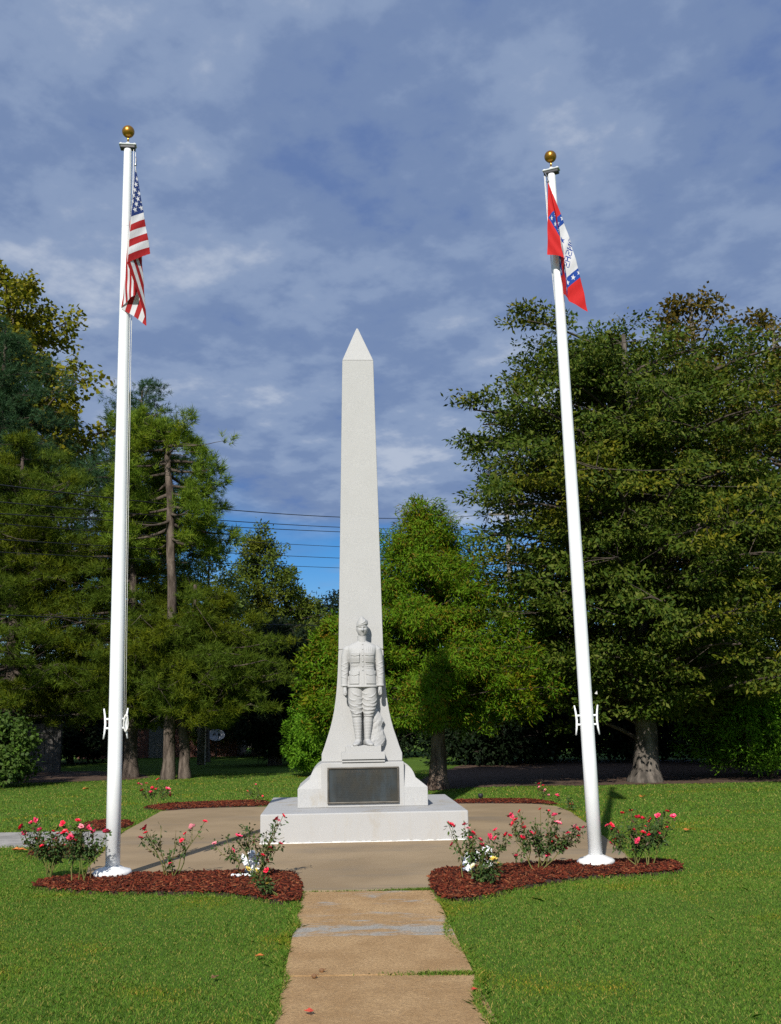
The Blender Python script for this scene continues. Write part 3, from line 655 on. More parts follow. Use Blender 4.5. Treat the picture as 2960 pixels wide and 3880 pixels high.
br = MB()
LEG = [(0.875, 0.098, 0.112, 0.125), (0.80, 0.099, 0.114, 0.124), (0.72, 0.102, 0.116, 0.122), (0.66, 0.103, 0.114, 0.119), (0.60, 0.100, 0.108, 0.112), (0.53, 0.094, 0.096, 0.102), (0.47, 0.088, 0.080, 0.088), (0.425, 0.086, 0.066, 0.074)]
rg = np.random.default_rng(2)
for s in (-1, 1):
    br.rings([sring(a, b, 0.0, z, 26, 2.2, s * xc) for z, xc, a, b in [(z, *lerp_tab(-z, [(-q[0], *q[1:]) for q in LEG])) for z in np.linspace(0.875, 0.425, 16)]])
    def lf(t, z, d=0.0):
        xc, a, b = lerp_tab(-z, [(-q[0], *q[1:]) for q in LEG]); return (s * xc + (a + d) * math.cos(t), -(b + d) * math.sin(t), z)
    folds = [(0.79, 0.70, 0.5, 1.7), (0.76, 0.80, 1.7, 2.8), (0.70, 0.62, 0.2, 1.5), (0.66, 0.74, 1.4, 2.9), (0.64, 0.575, 0.1, 1.6), (0.585, 0.64, 1.3, 2.9), (0.575, 0.53, 0.1, 1.9), (0.525, 0.575, 1.2, 3.0), (0.52, 0.485, 0.2, 2.0), (0.475, 0.50, 0.8, 3.0), (0.46, 0.45, 0.1, 2.4)]
    if s < 0: folds = [(0.80, 0.72, 0.9, 2.3), (0.73, 0.66, 0.4, 1.6), (0.69, 0.73, 1.9, 2.9), (0.65, 0.57, 0.2, 1.9), (0.61, 0.665, 1.6, 3.0), (0.56, 0.50, 0.1, 1.5), (0.55, 0.60, 1.7, 2.9), (0.515, 0.475, 0.4, 2.3), (0.485, 0.53, 1.5, 3.0), (0.455, 0.445, 0.1, 1.8)]
    for k, (za, zb, t0, t1) in enumerate(folds):
        pts = []
        for q in np.linspace(0, 1, 10):
            t = t0 + (t1 - t0) * q; t = t if s > 0 else math.pi - t
            z = za + (zb - za) * q - 0.028 * math.sin(math.pi * q) + 0.008 * rg.normal() * (q > .1) * 0.4
            pts.append(lf(t, min(0.86, max(0.43, z)), -0.001))
        br.tube(pts, list(0.002 + (0.0125 if k > 3 else 0.0105) * np.sin(np.linspace(0.15, 2.95, 10)) ** 0.7), 6)
    br.tube([lf(t, 0.43, -0.002) for t in np.linspace(0, 2 * math.pi, 20)], 0.011, 6)
breeches = remeshed(br, 'breeches', M_STAT, 0.0055, 1, st)
for s in (-1, 1):
    pt = MB(); rs = []
    for z in np.linspace(0.44, 0.10, 86):
        t = (0.44 - z) / 0.34; saw = ((t * 8.0) % 1.0); r = np.interp(t, [0, 0.25, 0.6, 1], [0.066, 0.068, 0.056, 0.044]) + 0.0024 * (1 - saw)
        xc = np.interp(t, [0, 1], [0.086, 0.066]); rs.append([(s * xc + r * math.cos(a), r * math.sin(a) * 1.05, z + 0.006 * math.cos(a + s * 1.2)) for a in [2 * math.pi * j / 20 for j in range(20)]])
    pt.rings(rs); o = pt.build('leg_wrap', M_STAT, st, smooth=True); fixnormals(o.data)
    bt = MB(); ang = s * 0.30
    d = Vector((math.sin(ang), -math.cos(ang), 0)); side = Vector((math.cos(ang), math.sin(ang), 0)); o0 = Vector((s * 0.066, 0, 0))
    FT = [(-0.065, 0.030, 0.075, 0.004), (-0.05, 0.040, 0.10, 0.002), (0.0, 0.042, 0.125, 0.002), (0.05, 0.043, 0.10, 0.002), (0.10, 0.048, 0.072, 0.002), (0.145, 0.050, 0.055, 0.002), (0.185, 0.044, 0.046, 0.002), (0.215, 0.026, 0.036, 0.004), (0.225, 0.010, 0.028, 0.008)]
    rs = []
    for u, wd, hh, z0 in FT:
        c = o0 + d * (u - 0.02); ring = []
        for j in range(16):
            t = 2 * math.pi * j / 16; cx, sz = math.cos(t), math.sin(t)
            ring.append(c + side * wd * (abs(cx) ** .7) * (1 if cx > 0 else -1) + Vector((0, 0, z0 + (hh - z0) * (0.5 + 0.5 * (abs(sz) ** .8) * (1 if sz > 0 else -1)))))
        rs.append(ring)
    bt.rings(rs)
    bt.tube([o0 + Vector((0, 0, 0.06)), o0 + Vector((0, 0.0, 0.14))], [0.046, 0.045], 16)
    remeshed(bt, 'boot', M_STAT, 0.006, 2, st)

# head, neck, wrists and hands as one carved body
bd = MB()
hc = Vector((0.006, -0.022, 1.708)); nu, nv = 72, 60; rs = []
def gs(d, s): return math.exp(-0.5 * (d / s) ** 2)
for i in range(nv + 1):
    ph_ = math.pi * i / nv; q = max(0.012, math.sin(ph_)); cz = -math.cos(ph_); ring = []
    for j in range(nu):
        t = 2 * math.pi * j / nu
        x = 0.083 * q * math.cos(t); y = 0.100 * q * math.sin(t); z = hc.z + 0.122 * cz
        if z < 1.685:
            k = min(1, (1.685 - z) / 0.10); x *= 1 - 0.10 * k ** 1.4; 
            if y < 0: y *= 1 - 0.06 * k
        if y < 0:
            fr = min(1, -y / 0.05); dy = 0.0
            if 1.672 < z < 1.73: dy += (0.010 + 0.030 * (1.73 - z) / 0.055) * gs(x, 0.008 + 0.006 * (1.73 - z) / 0.055)
            dy -= 0.024 * (gs(x - 0.031, 0.016) + gs(x + 0.031, 0.016)) * gs(z - 1.719, 0.0085)
            dy += 0.006 * (gs(x - 0.031, 0.010) + gs(x + 0.031, 0.010)) * gs(z - 1.716, 0.005)
            dy += 0.012 * gs(z - 1.739, 0.006) * gs(x, 0.045)
            dy -= 0.012 * gs(z - 1.645, 0.0035) * gs(x, 0.019)
            dy += 0.007 * (gs(z - 1.652, 0.005) + gs(z - 1.636, 0.005)) * gs(x, 0.018)
            dy -= 0.006 * gs(z - 1.624, 0.005) * gs(x, 0.02)
            dy += 0.013 * gs(z - 1.604, 0.012) * gs(x, 0.024)
            dy += 0.004 * (gs(x - 0.045, 0.016) + gs(x + 0.045, 0.016)) * gs(z - 1.69, 0.014)
            y -= dy * fr
        ring.append((hc.x + x, hc.y + y, z))
    rs.append(ring)
bd.rings(rs)
bd.tube([(0, 0.006, 1.46), (0.002, 0.0, 1.56), (0.004, -0.006, 1.64)], [0.066, 0.058, 0.060], 20)
for s in (-1, 1):
    bd.ellip((hc.x + s * 0.079, hc.y + 0.018, 1.705), (0.012, 0.02, 0.033), 12, 8)
    bd.ellip((hc.x + s * 0.087, hc.y + 0.02, 1.715), (0.006, 0.018, 0.024), 12, 8)
    wx, wy = s * 0.264, -0.046
    bd.tube([(s * 0.23, 0, 1.40), (s * 0.26, -0.01, 1.1), (wx, -0.04, 0.90), (wx, wy, 0.855), (wx - s * 0.002, wy - 0.006, 0.83)], [0.045, 0.042, 0.036, 0.030, 0.030], 14)
    bd.rings([sring(a, b, wy - 0.008 + dy, z, 16, 2.4, wx - s * 0.004) for z, a, b, dy in ((0.845, 0.026, 0.028, 0), (0.82, 0.030, 0.036, 0), (0.79, 0.032, 0.040, -.002), (0.765, 0.030, 0.040, -.004), (0.748, 0.022, 0.034, -.004))])
    for k in range(4):                        # four fingers curling in towards the palm
        y = wy - 0.036 + k * 0.0185; r = (0.0098, 0.0102, 0.0098, 0.0085)[k]; dl = (0.0, -0.006, -0.003, 0.006)[k]
        bd.tube([(wx + s * 0.016, y, 0.772), (wx + s * 0.014, y, 0.748 + dl), (wx - s * 0.008, y - 0.001, 0.736 + dl), (wx - s * 0.026, y - 0.002, 0.748 + dl), (wx - s * 0.024, y - 0.002, 0.768)], [r, r, r * .97, r * .92, r * .8], 8)
    bd.tube([(wx - s * 0.012, wy - 0.034, 0.822), (wx - s * 0.018, wy - 0.050, 0.798), (wx - s * 0.024, wy - 0.054, 0.772), (wx - s * 0.026, wy - 0.050, 0.752)], [0.014, 0.0125, 0.011, 0.008], 8)
remeshed(bd, 'body', M_STAT, 0.0048, 1, st)
# side cap, tilted to the figure's right, with a turned-up curtain and a folded crown
cp = MB()
def capring(z0, tilt, a, b, pinch, n=40):
    out = []
    for j in range(n):
        t = 2 * math.pi * j / n; c, s_ = math.cos(t), math.sin(t)
        x = hc.x + a * c * (1 - pinch * 0.0); y = hc.y + 0.004 + b * s_
        out.append((x, y, z0 + tilt * c - 0.012 * (1 - abs(s_)) * 0))
    return out
cp.rings([capring(1.756, 0.020, 0.087, 0.108, 0), capring(1.762, 0.020, 0.0895, 0.1105, 0), capring(1.79, 0.018, 0.087, 0.109, 0), capring(1.815, 0.016, 0.081, 0.105, 0), capring(1.835, 0.012, 0.070, 0.100, 0)])
rs = []
for z, a, b, tl in ((1.80, 0.081, 0.103, 0.014), (1.835, 0.069, 0.100, 0.012), (1.862, 0.048, 0.093, 0.010), (1.882, 0.026, 0.084, 0.008), (1.892, 0.008, 0.072, 0.004)):
    rs.append([(x - 0.012 * (z - 1.80) / 0.08, y, zz_ - 0.010 * (abs(y - hc.y) / 0.1) ** 2) for x, y, zz_ in capring(z, tl, a, b, 0)])
cp.rings(rs)
cp.tube([(hc.x - 0.088, hc.y - 0.02, 1.752), (hc.x - 0.05, hc.y - 0.088, 1.768), (hc.x, hc.y - 0.112, 1.786), (hc.x + 0.04, hc.y - 0.097, 1.815), (hc.x + 0.035, hc.y - 0.07, 1.85)], 0.006, 6)
remeshed(cp, 'side_cap', M_STAT, 0.0055, 1, st)
# rough-hewn rock behind the legs
rk = MB(); rg = np.random.default_rng(31); rs = []
for z in np.linspace(-0.005, 0.55, 15):
    t = z / 0.55; xa = 0.02 + 0.06 * t; xb = np.interp(t, [0, .12, .3, .5, .62, .75, 1], [0.30, 0.335, 0.325, 0.285, 0.32, 0.29, 0.20])
    cx = (xa + xb) / 2; hx = (xb - xa) / 2; ring = []
    for j in range(22):
        a = 2 * math.pi * j / 22; k = 1 + 0.10 * math.sin(3 * a + z * 17) + rg.normal(0, 0.035)
        ring.append((cx + hx * math.cos(a) * (1 + rg.normal(0, 0.025)), 0.085 + 0.085 * math.sin(a) * k * (1.1 - 0.3 * t), z + rg.normal(0, 0.006)))
    rs.append(ring)
o = rk.rings(rs).build('rock_support', M_STAT, st); fixnormals(o.data)

# ------------------------------------------------------------------ flagpoles
def flagpole(base, top, label, side, truck_rz, ring_z=None, cleat_z=1.62, wound=True, hy=-0.01):
    b = Vector((*base, 0.0)); t = Vector(top); ax = t - b; Lp = ax.length
    fp = empty('flagpole', b); fp.rotation_mode = 'QUATERNION'; fp.rotation_quaternion = Vector((0, 0, 1)).rotation_difference(ax)
    tag(fp, label, 'flagpole', 'white flagpoles beside the monument')
    MB().lathe([(0.078, 0.0), (0.078, 1.2), (0.075, 3.5), (0.064, 6.0), (0.048, Lp - 0.04), (0.046, Lp)], 28).build('pole', M_WHITE, fp, True)
    rg = np.random.default_rng(int(abs(base[0]) * 10)); rs = []
    for r, z in ((0.20, 0.05), (0.205, 0.085), (0.19, 0.105), (0.12, 0.130), (0.090, 0.142), (0.080, 0.148), (0.0785, 0.15)):
        rs.append([(r * math.cos(2 * math.pi * j / 24) * (1 + 0.02 * rg.normal()), r * math.sin(2 * math.pi * j / 24) * (1 + 0.02 * rg.normal()), z + 0.003 * rg.normal()) for j in range(24)])
    MB().rings(rs).build('base_flange', M_FLANGE, fp, True)
    if ring_z:
        for z in ring_z: MB().lathe([(0.0535, z - 0.006), (0.0545, z), (0.0535, z + 0.006)], 24).build('joint_band', M_DARKCAST, fp)
    tr = MB(); tr.box(-0.105, 0.105, -0.052, 0.052, Lp + 0.045, Lp + 0.068)
    o = tr.build('truck', M_CAST, fp, bevel=0.012); o.rotation_euler.z = truck_rz
    o = MB().box(-0.092, 0.092, -0.046, 0.046, Lp + 0.005, Lp + 0.046).build('truck_housing', M_DARKCAST, fp, bevel=0.01); o.rotation_euler.z = truck_rz
    for s in (-1, 1):
        o = MB().ellip((s * 0.082, 0, Lp + 0.07), (0.022, 0.045, 0.014), 12, 8).build('pulley_cover', M_CAST, fp, True); o.rotation_euler.z = truck_rz
    MB().lathe([(0.036, Lp - 0.01), (0.036, Lp + 0.004)], 20).build('collar', M_DARKCAST, fp, True)
    MB().lathe([(0.03, Lp + 0.066), (0.03, Lp + 0.085), (0.018, Lp + 0.10)], 16).build('finial_seat', M_CAST, fp, True)
    MB().lathe([(0.0115, Lp + 0.095), (0.0115, Lp + 0.19)], 12).build('finial_stem', M_BRASS, fp, True)
    MB().ellip((0, 0, Lp + 0.245), (0.076, 0.076, 0.076), 40, 24).build('finial_ball', M_GOLD, fp, True)
    for s in (-1, 1):
        c = MB(); x = s * 0.078
        c.tube([(x + s * 0.055, 0, cleat_z - 0.165), (x + s * 0.043, 0, cleat_z - 0.09), (x + s * 0.036, 0, cleat_z), (x + s * 0.043, 0, cleat_z + 0.09), (x + s * 0.055, 0, cleat_z + 0.165)], [0.008, 0.011, 0.013, 0.011, 0.008], 10)
        for dz in (-0.05, 0.05): c.tube([(x - s * 0.005, 0, cleat_z + dz), (x + s * 0.037, 0, cleat_z + dz)], 0.012, 8)
        c.build('cleat', M_WHITE, fp, True)
    if wound:
        rp = MB(); pts = []
        for k in range(90):
            a = k / 90 * 5 * 2 * math.pi; x = side * (0.078 + 0.042 + 0.022 * math.cos(a)); pts.append((x, -0.018 + 0.02 * math.sin(a * 0.5), cleat_z + (0.085 + 0.012 * math.sin(k * 1.7)) * math.sin(a)))
        rp.tube(pts, 0.0065, 6); rp.build('rope_coil', M_ROPE, fp, True)
    hx = side * 0.082
    for k in (0, 1):
        h = MB()
        if hy > 0.02: h.tube([(side * 0.02 * k, 0.088, cleat_z), (side * 0.02 * k, 0.086, 3.5), (side * 0.018 * k, 0.078, 5.9), (side * (0.06 + 0.012 * k), 0.03, 7.2), (side * (0.078 + 0.012 * k), 0.02, Lp + 0.02)], 0.0038, 6)
        else: h.tube([(side * (0.094 + 0.012 * k), hy + k * 0.03, cleat_z), (hx + side * 0.010 * k, hy + k * 0.03, 3.5), (hx - side * 0.012 + side * 0.012 * k, hy + 0.03 * k, 6.0), (hx - side * 0.008 + side * 0.016 * k, hy + 0.03 * k, Lp + 0.02)], 0.0038, 6)
        h.build('halyard', M_ROPE, fp, True)
    return fp
flagpole((-3.06, 11.79), (-3.17, 11.79, 8.60), 'white flagpole flying the stars and stripes, with a wound rope on its cleat', 1, R(8), (7.47, 7.57), 1.655, True)
flagpole((2.21, 12.07), (2.09, 12.07, 8.33), 'white flagpole carrying the red flag with a white diamond', -1, R(-24), None, 1.61, False, 0.075)
sr = MB().tube([(2.295, 12.05, 1.90), (2.31, 12.04, 1.925), (2.31, 12.04, 1.895)], 0.008, 6).build('rope_end', M_ROPE, [o for o in C.objects if o.name.startswith('flagpole')][1])
sr.parent = bpy.data.objects['flagpole.001']; sr.matrix_parent_inverse = Matrix.LocRotScale(Vector((2.21, 12.07, 0)), bpy.data.objects['flagpole.001'].rotation_quaternion, None).inverted()

# ------------------------------------------------------------------ flags: limp cloth, pleated about the top grommet
STARP = np.array([(math.sin(k * math.pi / 5) * (1 if k % 2 == 0 else 0.40), math.cos(k * math.pi / 5) * (1 if k % 2 == 0 else 0.40)) for k in range(10)])
def cloth(name):
    m, nd, lk, b = newmat(name)
    a = nd.new('ShaderNodeAttribute'); a.attribute_name = 'dye'
    lk.new(a.outputs['Color'], b.inputs['Base Color']); b.inputs['Roughness'].default_value = 0.75; b.inputs['Specular IOR Level'].default_value = 0.2
    tr = nd.new('ShaderNodeBsdfTranslucent'); lk.new(a.outputs['Color'], tr.inputs[0])
    ms = nd.new('ShaderNodeMixShader'); ms.inputs[0].default_value = 0.22
    lk.new(b.outputs[0], ms.inputs[1]); lk.new(tr.outputs[0], ms.inputs[2]); lk.new(ms.outputs[0], nd['Material Output'].inputs[0])
    bump(nd, lk, b, noise(nd, lk, 14, 4, 0.6, None, 0.3, (1, 1, 0.4)), 0.25, 0.03)
    return m
M_CLOTH = cloth('flag_nylon')
def flag(name, label, T, H, L, folds, design, NU=260, NV=170, bow=None, wav=0.006):
    T = np.array(T, float)
    u, v = np.meshgrid(np.linspace(0, 1, NU + 1), np.linspace(0, 1, NV + 1))
    X, Y = u * L, v * H; r = np.hypot(X, Y); th = np.degrees(np.arctan2(Y, X + 1e-9))
    fs = sorted(folds); ts = np.linspace(-6, 96, 1021)
    al = np.interp(ts, [f[0] for f in fs], [f[1] for f in fs]); be = np.interp(ts, [f[0] for f in fs], [f[2] for f in fs])
    k = np.hanning(23); k /= k.sum()
    al = np.convolve(np.pad(al, 11, 'edge'), k, 'valid'); be = np.convolve(np.pad(be, 11, 'edge'), k, 'valid')
    A = np.tan(np.radians(np.interp(th, ts, al))); B = np.tan(np.radians(np.interp(th, ts, be)))
    aw = T[:2] / np.linalg.norm(T[:2]); d = nrm(np.stack([A * aw[1] + B * aw[0], -A * aw[0] + B * aw[1], -np.ones_like(A)], -1)); P = T + d * r[..., None]
    if bow is not None: P[..., 0] += bow(r, th)
    P[..., 1] += wav * np.sin(r * 23 + th * 0.35) * np.clip(r, 0, 1); P[..., 0] += 0.5 * wav * np.sin(r * 17 + th * 0.21) * np.clip(r, 0, 1)
    P[..., 2] += 0.002 * np.sin(X * 90) * (v > 0.97)
    idx = np.arange((NU + 1) * (NV + 1)).reshape(NV + 1, NU + 1)
    F = np.stack([idx[:-1, :-1], idx[:-1, 1:], idx[1:, 1:], idx[1:, :-1]], -1).reshape(-1, 4)
    me = np_mesh(name, P.reshape(-1, 3), F, M_CLOTH, True)
    uc = ((u[:-1, :-1] + u[1:, 1:]) / 2).ravel(); vc = ((v[:-1, :-1] + v[1:, 1:]) / 2).ravel()
    col = design(uc * L, vc * H, L, H)
    at = me.attributes.new('dye', 'FLOAT_COLOR', 'CORNER')
    at.data.foreach_set('color', np.repeat(np.c_[col, np.ones(len(col))], 4, axis=0).astype(np.float32).ravel())
    return obj(name, me)
def stars(col, x, y, cs, rad, c, rot=0.0):
    for (cx, cy) in cs:
        m = (np.abs(x - cx) < rad) & (np.abs(y - cy) < rad)
        if m.any():
            q = np.stack([(x[m] - cx) / rad, -(y[m] - cy) / rad], 1); ii = np.where(m)[0][inpoly(q, STARP)]; col[ii] = c
WHT, RED, NAV = (0.66, 0.66, 0.68), (0.36, 0.018, 0.020), (0.022, 0.045, 0.17)
def us_design(x, y, L, H):
    s = np.floor(y / H * 13).astype(int); col = np.where((s % 2 == 0)[:, None], np.array(RED), np.array(WHT))
    can = (x < 0.4 * L) & (y < H * 7 / 13); col[can] = NAV
    cs = [(0.4 * L * (c + 1) / 12, H * 7 / 13 * (r_ + 1) / 10) for r_ in range(9) for c in range(11) if (c + r_) % 2 == 0]
    stars(col, x, y, cs, 0.036 * H, WHT); col[x < 0.018 * L] = (0.6, 0.6, 0.58)
    return col
FONT = {'A': '01110100011000111111100011000110001', 'R': '11110100011000111110101001001010001', 'K': '10001100101010011000101001001010001', 'N': '10001110011010110101100111000110001', 'S': '01111100001000001110000010000111110'}
ARR, ARB = (0.56, 0.022, 0.022), (0.015, 0.06, 0.30)
def ark_design(x, y, L, H):
    cx, cy = (x - L / 2), (y - H / 2); d = np.abs(cx) / (0.49 * L) + np.abs(cy) / (0.49 * H)
    col = np.tile(np.array(ARR), (len(x), 1)); col[d < 1] = ARB; col[d < 0.70] = WHT
    cs = []
    for k in range(24):
        t = k / 24 * 4; q = int(t); f = t - q; c0 = [(1, 0), (0, 1), (-1, 0), (0, -1)]; a, b = c0[q], c0[(q + 1) % 4]
        cs.append((L / 2 + 0.85 * 0.49 * L * (a[0] + (b[0] - a[0]) * f), H / 2 + 0.85 * 0.49 * H * (a[1] + (b[1] - a[1]) * f)))
    stars(col, x, y, cs, 0.042 * H, WHT)
    stars(col, x, y, [(L / 2, H * 0.335), (L / 2 - 0.085 * L, H * 0.635), (L / 2 + 0.085 * L, H * 0.635), (L / 2, H * 0.70)], 0.055 * H, ARB)
    lw, lh = 0.058 * L, 0.105 * H; x0 = L / 2 - 4 * lw
    i = np.floor((x - x0) / lw).astype(int); fx = (x - x0) / lw - i; fy = (y - (H * 0.485 - lh / 2)) / lh
    for k, ch in enumerate('ARKANSAS'):
        m = (i == k) & (fx < 0.86) & (fy >= 0) & (fy < 1)
        if m.any():
            bx = np.clip((fx[m] / 0.86 * 5).astype(int), 0, 4); by = np.clip((fy[m] * 7).astype(int), 0, 6)
            on = np.array([FONT[ch][b_ * 5 + a_] == '1' for a_, b_ in zip(bx, by)]); ii = np.where(m)[0][on]; col[ii] = ARB
    return col
f1 = flag('national_flag', '', (-3.047, 11.70, 8.345), 1.16, 1.74, [(90, -3.0, 0), (76, 10.4, -3.5), (57, -2.4, -8), (34, 5.4, -1.5), (20, -3.4, 1.5), (0, 1.6, -4)], us_design)
tag(f1, 'limp stars and stripes flag hanging from the pole on the left', 'flag')
f2 = flag('state_flag', '', (2.02, 11.95, 8.172), 1.0, 1.5, [(90, -2.9, -3), (64, 7.8, -7), (48, 4.6, 3), (34, 13.0, -1), (24, 5.8, -3.5), (0, 3.6, 1)], ark_design,
          bow=lambda r, th: np.where(th < 44, 0.05, 0.0) * np.sin(np.clip(r / 1.8, 0, 1) * math.pi) * np.clip((44 - th) / 8, 0, 1))
tag(f2, 'limp red flag with starred blue band and white diamond, mirrored lettering showing', 'flag')
for nm, T, P in (('flag_snap', (-3.047, 11.70, 8.345), (-3.06, 11.75, 8.48)), ('flag_snap', (2.02, 11.95, 8.172), (2.0, 12.0, 8.31))):
    par = f1 if T[0] < 0 else f2
    MB().tube([P, ((P[0] + T[0]) / 2 + 0.01, (P[1] + T[1]) / 2, (P[2] + T[2]) / 2), T], 0.006, 6).ellip(T, (0.018, 0.012, 0.018), 10, 6).build(nm, M_STEEL, par)

# ------------------------------------------------------------------ roses
def petal_mesh(name, rad, mat, seed, rows=((5, 1.0, 0.35), (5, 0.75, 0.75), (4, 0.45, 1.15))):
    rg = np.random.default_rng(seed); b = MB()
    for n, k, lift in rows:
        off = rg.uniform(0, 6)
        for i in range(n):
            a = off + 2 * math.pi * i / n + rg.normal(0, 0.12); r = rad * k * rg.uniform(0.85, 1.15); w = r * 0.55; l = lift + rg.normal(0, 0.12)
            d = Vector((math.cos(a) * math.cos(l), math.sin(a) * math.cos(l), math.sin(l))); s = Vector((-math.sin(a), math.cos(a), 0)); n_ = Vector((0, 0, 1))
            P = [d * 0.05 * r, d * 0.5 * r + s * w * 0.9, d * r * 0.95 + s * w * 0.55 + n_ * r * 0.05, d * r * 1.08, d * r * 0.95 - s * w * 0.55 + n_ * r * 0.05, d * 0.5 * r - s * w * 0.9]
            b.add(P, [(0, 1, 2, 3), (0, 3, 4, 5)])
    return b.mesh(name, mat, True)
BLOOM = [petal_mesh('bloom', 0.034, M_ROSE[0], 1), petal_mesh('bloom', 0.037, M_ROSE[1], 2), petal_mesh('bloom', 0.031, M_ROSE[2], 3), petal_mesh('bloom', 0.034, M_ROSE[1], 4), petal_mesh('bloom', 0.036, M_ROSE[0], 5)]
BLOOMY = [petal_mesh('bloom', 0.034, M_YELLOW, 6), petal_mesh('bloom', 0.034, M_CREAM, 7)]
def leaf_quads(P, D, N, l, w):
    S = nrm(np.cross(D, N)); l = l[:, None]; w = w[:, None]
    V = np.stack([P, P + D * l * 0.45 + S * w * 0.5, P + D * l, P + D * l * 0.45 - S * w * 0.5], 1).reshape(-1, 3)
    return V, np.arange(len(P) * 4).reshape(-1, 4)
def rose_bush(label, base, blooms, seed, ncane=6, nleaf=26, extra=8, meshes=None, pale=0.06, scale=1.0, name='rose_bush', cat='rose bush', group='rose bushes in the mulch beds', lsz=0.043):
    rg = np.random.default_rng(seed); root = empty(name, (base[0], base[1], 0.05)); tag(root, label, cat, group)
    B = np.array(blooms, float); B[:, 2] = np.maximum(B[:, 2] - 0.05, 0.03)
    lo, hi = B.min(0), B.max(0)
    ex_ = np.stack([rg.uniform(lo[0] * 0.8, hi[0] * 0.8, extra), rg.uniform(-0.18, 0.15, extra), rg.uniform(0.35, 0.9, extra) * hi[2]], 1)
    ends = np.concatenate([B, ex_]); order = np.argsort(ends[:, 0]); groups = np.array_split(order, ncane)
    stems = MB(); LP, LD = [], []
    for gi in groups:
        c = ends[gi].mean(0); node = c * np.array([0.55, 0.5, 0.5]) + rg.normal(0, 0.02, 3); node[2] = max(0.05, min(node[2], ends[gi][:, 2].min() * 0.8 + 0.05))
        b0 = np.array([0.12 * c[0] + rg.normal(0, 0.05), rg.normal(0, 0.05), -0.03]); m = (b0 + node) / 2 + np.array([0.1 * node[0], 0, 0.02]) + rg.normal(0, 0.012, 3)
        stems.tube([b0, m, node], [0.0075, 0.006, 0.005], 5)
        for e in gi:
            p = ends[e]; q = (node + p) / 2 + np.array([0.22 * (p[0] - node[0]) * 0.6, 0, -0.06 * abs(p[0] - node[0])]) + rg.normal(0, 0.014, 3)
            stems.tube([node, q, p], [0.0045, 0.0035, 0.0025], 5)
            k = rg.poisson(nleaf * (1.0 if e < len(B) else 1.5))
            t = rg.uniform(0.02, 1.0, k) ** 0.85
            pt = (1 - t)[:, None] ** 2 * node + (2 * t * (1 - t))[:, None] * q + (t ** 2)[:, None] * p
            dd = nrm(rg.normal(0, 1, (k, 3)) + np.array([0, 0, 0.1])); pt = pt + dd * rg.uniform(0.005, 0.05, (k, 1)); LP.append(pt); LD.append(dd)
            if rg.uniform() < 0.5:
                s2 = q + rg.normal(0, 0.05, 3); stems.tube([q, (q + s2) / 2 + rg.normal(0, .01, 3), s2 + np.array([0, 0, 0.05])], [0.003, 0.0025, 0.0015], 4)
    stems.build('canes', M_STEM, root)
    P = np.concatenate(LP); D = nrm(np.concatenate(LD) + np.array([0, 0, -0.25])); n = len(P)
    V, F = leaf_quads(P, D, nrm(rg.normal(0, 0.6, (n, 3)) + np.array([0, 0, 1.0])), lsz * rg.uniform(0.6, 1.3, n), lsz * 0.62 * rg.uniform(0.7, 1.2, n))
    obj('leaves', np_mesh('leaves', V, F, M_RLEAF), root)
    for i, p in enumerate(B):
        ms = meshes[i % len(meshes)] if meshes else BLOOM[rg.choice([0, 1, 2, 3, 4], p=[0.3, 0.25 * (1 - pale), pale * 0.5, 0.25 * (1 - pale) + 0.0, 1 - 0.3 - 0.5 * (1 - pale) - pale * 0.5])]
        o = obj('bloom', ms, root); o.location = p; o.rotation_euler = (rg.normal(0.45, 0.35), rg.normal(-0.1, 0.35), rg.uniform(0, 6)); s = rg.uniform(0.8, 1.25) * scale; o.scale = (s, s, s)
    return root
rose_bush('broad pink rose bush at the left tip of the mulch bed', (-3.73, 11.85), [(-0.29, -0.19, 0.58), (-0.28, -0.13, 0.51), (-0.28, 0.08, 0.6), (-0.21, 0, 0.63), (-0.1, -0.18, 0.54), (-0.27, -0.06, 0.39), (-0.17, -0.04, 0.43), (-0.08, -0.16, 0.37), (-0.03, 0.05, 0.5), (0.1, -0.18, 0.5), (-0.07, -0.07, 0.41), (0.01, -0.03, 0.41), (0.05, -0.06, 0.43), (0.03, 0, 0.32), (0.08, 0.06, 0.34), (0.08, 0.14, 0.29), (0.15, -0.11, 0.51), (0.15, 0.02, 0.49), (0.08, 0.04, 0.59)], 1, 7, 30, 10)
rose_bush('leafy rose bush leaning against the left flagpole', (-3.26, 11.43), [(-0.07, -0.08, 0.66), (-0.01, -0.15, 0.61), (0.0, 0.1, 0.57), (-0.09, -0.07, 0.46), (-0.14, -0.07, 0.5), (-0.09, 0.08, 0.43), (0.08, 0, 0.54), (0.22, -0.03, 0.54), (-0.2, 0.05, 0.45)], 2, 5, 48, 8, pale=0.25)
rose_bush('sparse bare-stemmed rose bush just right of the left flagpole', (-2.43, 11.66), [(-0.21, -0.21, 0.57), (-0.26, 0.04, 0.49), (-0.29, -0.08, 0.45), (0.41, -0.19, 0.62), (0.24, 0.03, 0.55), (0.16, -0.14, 0.43), (0.17, 0.02, 0.48), (0.04, -0.11, 0.19)], 3, 6, 13, 7, pale=0.5)
rose_bush('rose bush with one tall stem in front of the plinth corner', (-1.52, 11.47), [(-0.4, 0.05, 0.39), (-0.12, -0.14, 0.48), (0.32, 0.09, 0.66), (0.26, 0.03, 0.63), (0.27, 0.04, 0.62), (0.02, 0.09, 0.4), (0.31, -0.06, 0.39), (0.18, 0.06, 0.33), (0.2, 0.11, 0.32), (0.14, -0.18, 0.29), (0.15, 0.1, 0.2), (0.17, -0.07, 0.13), (-0.19, -0.04, 0.33)], 4, 6, 24, 8)
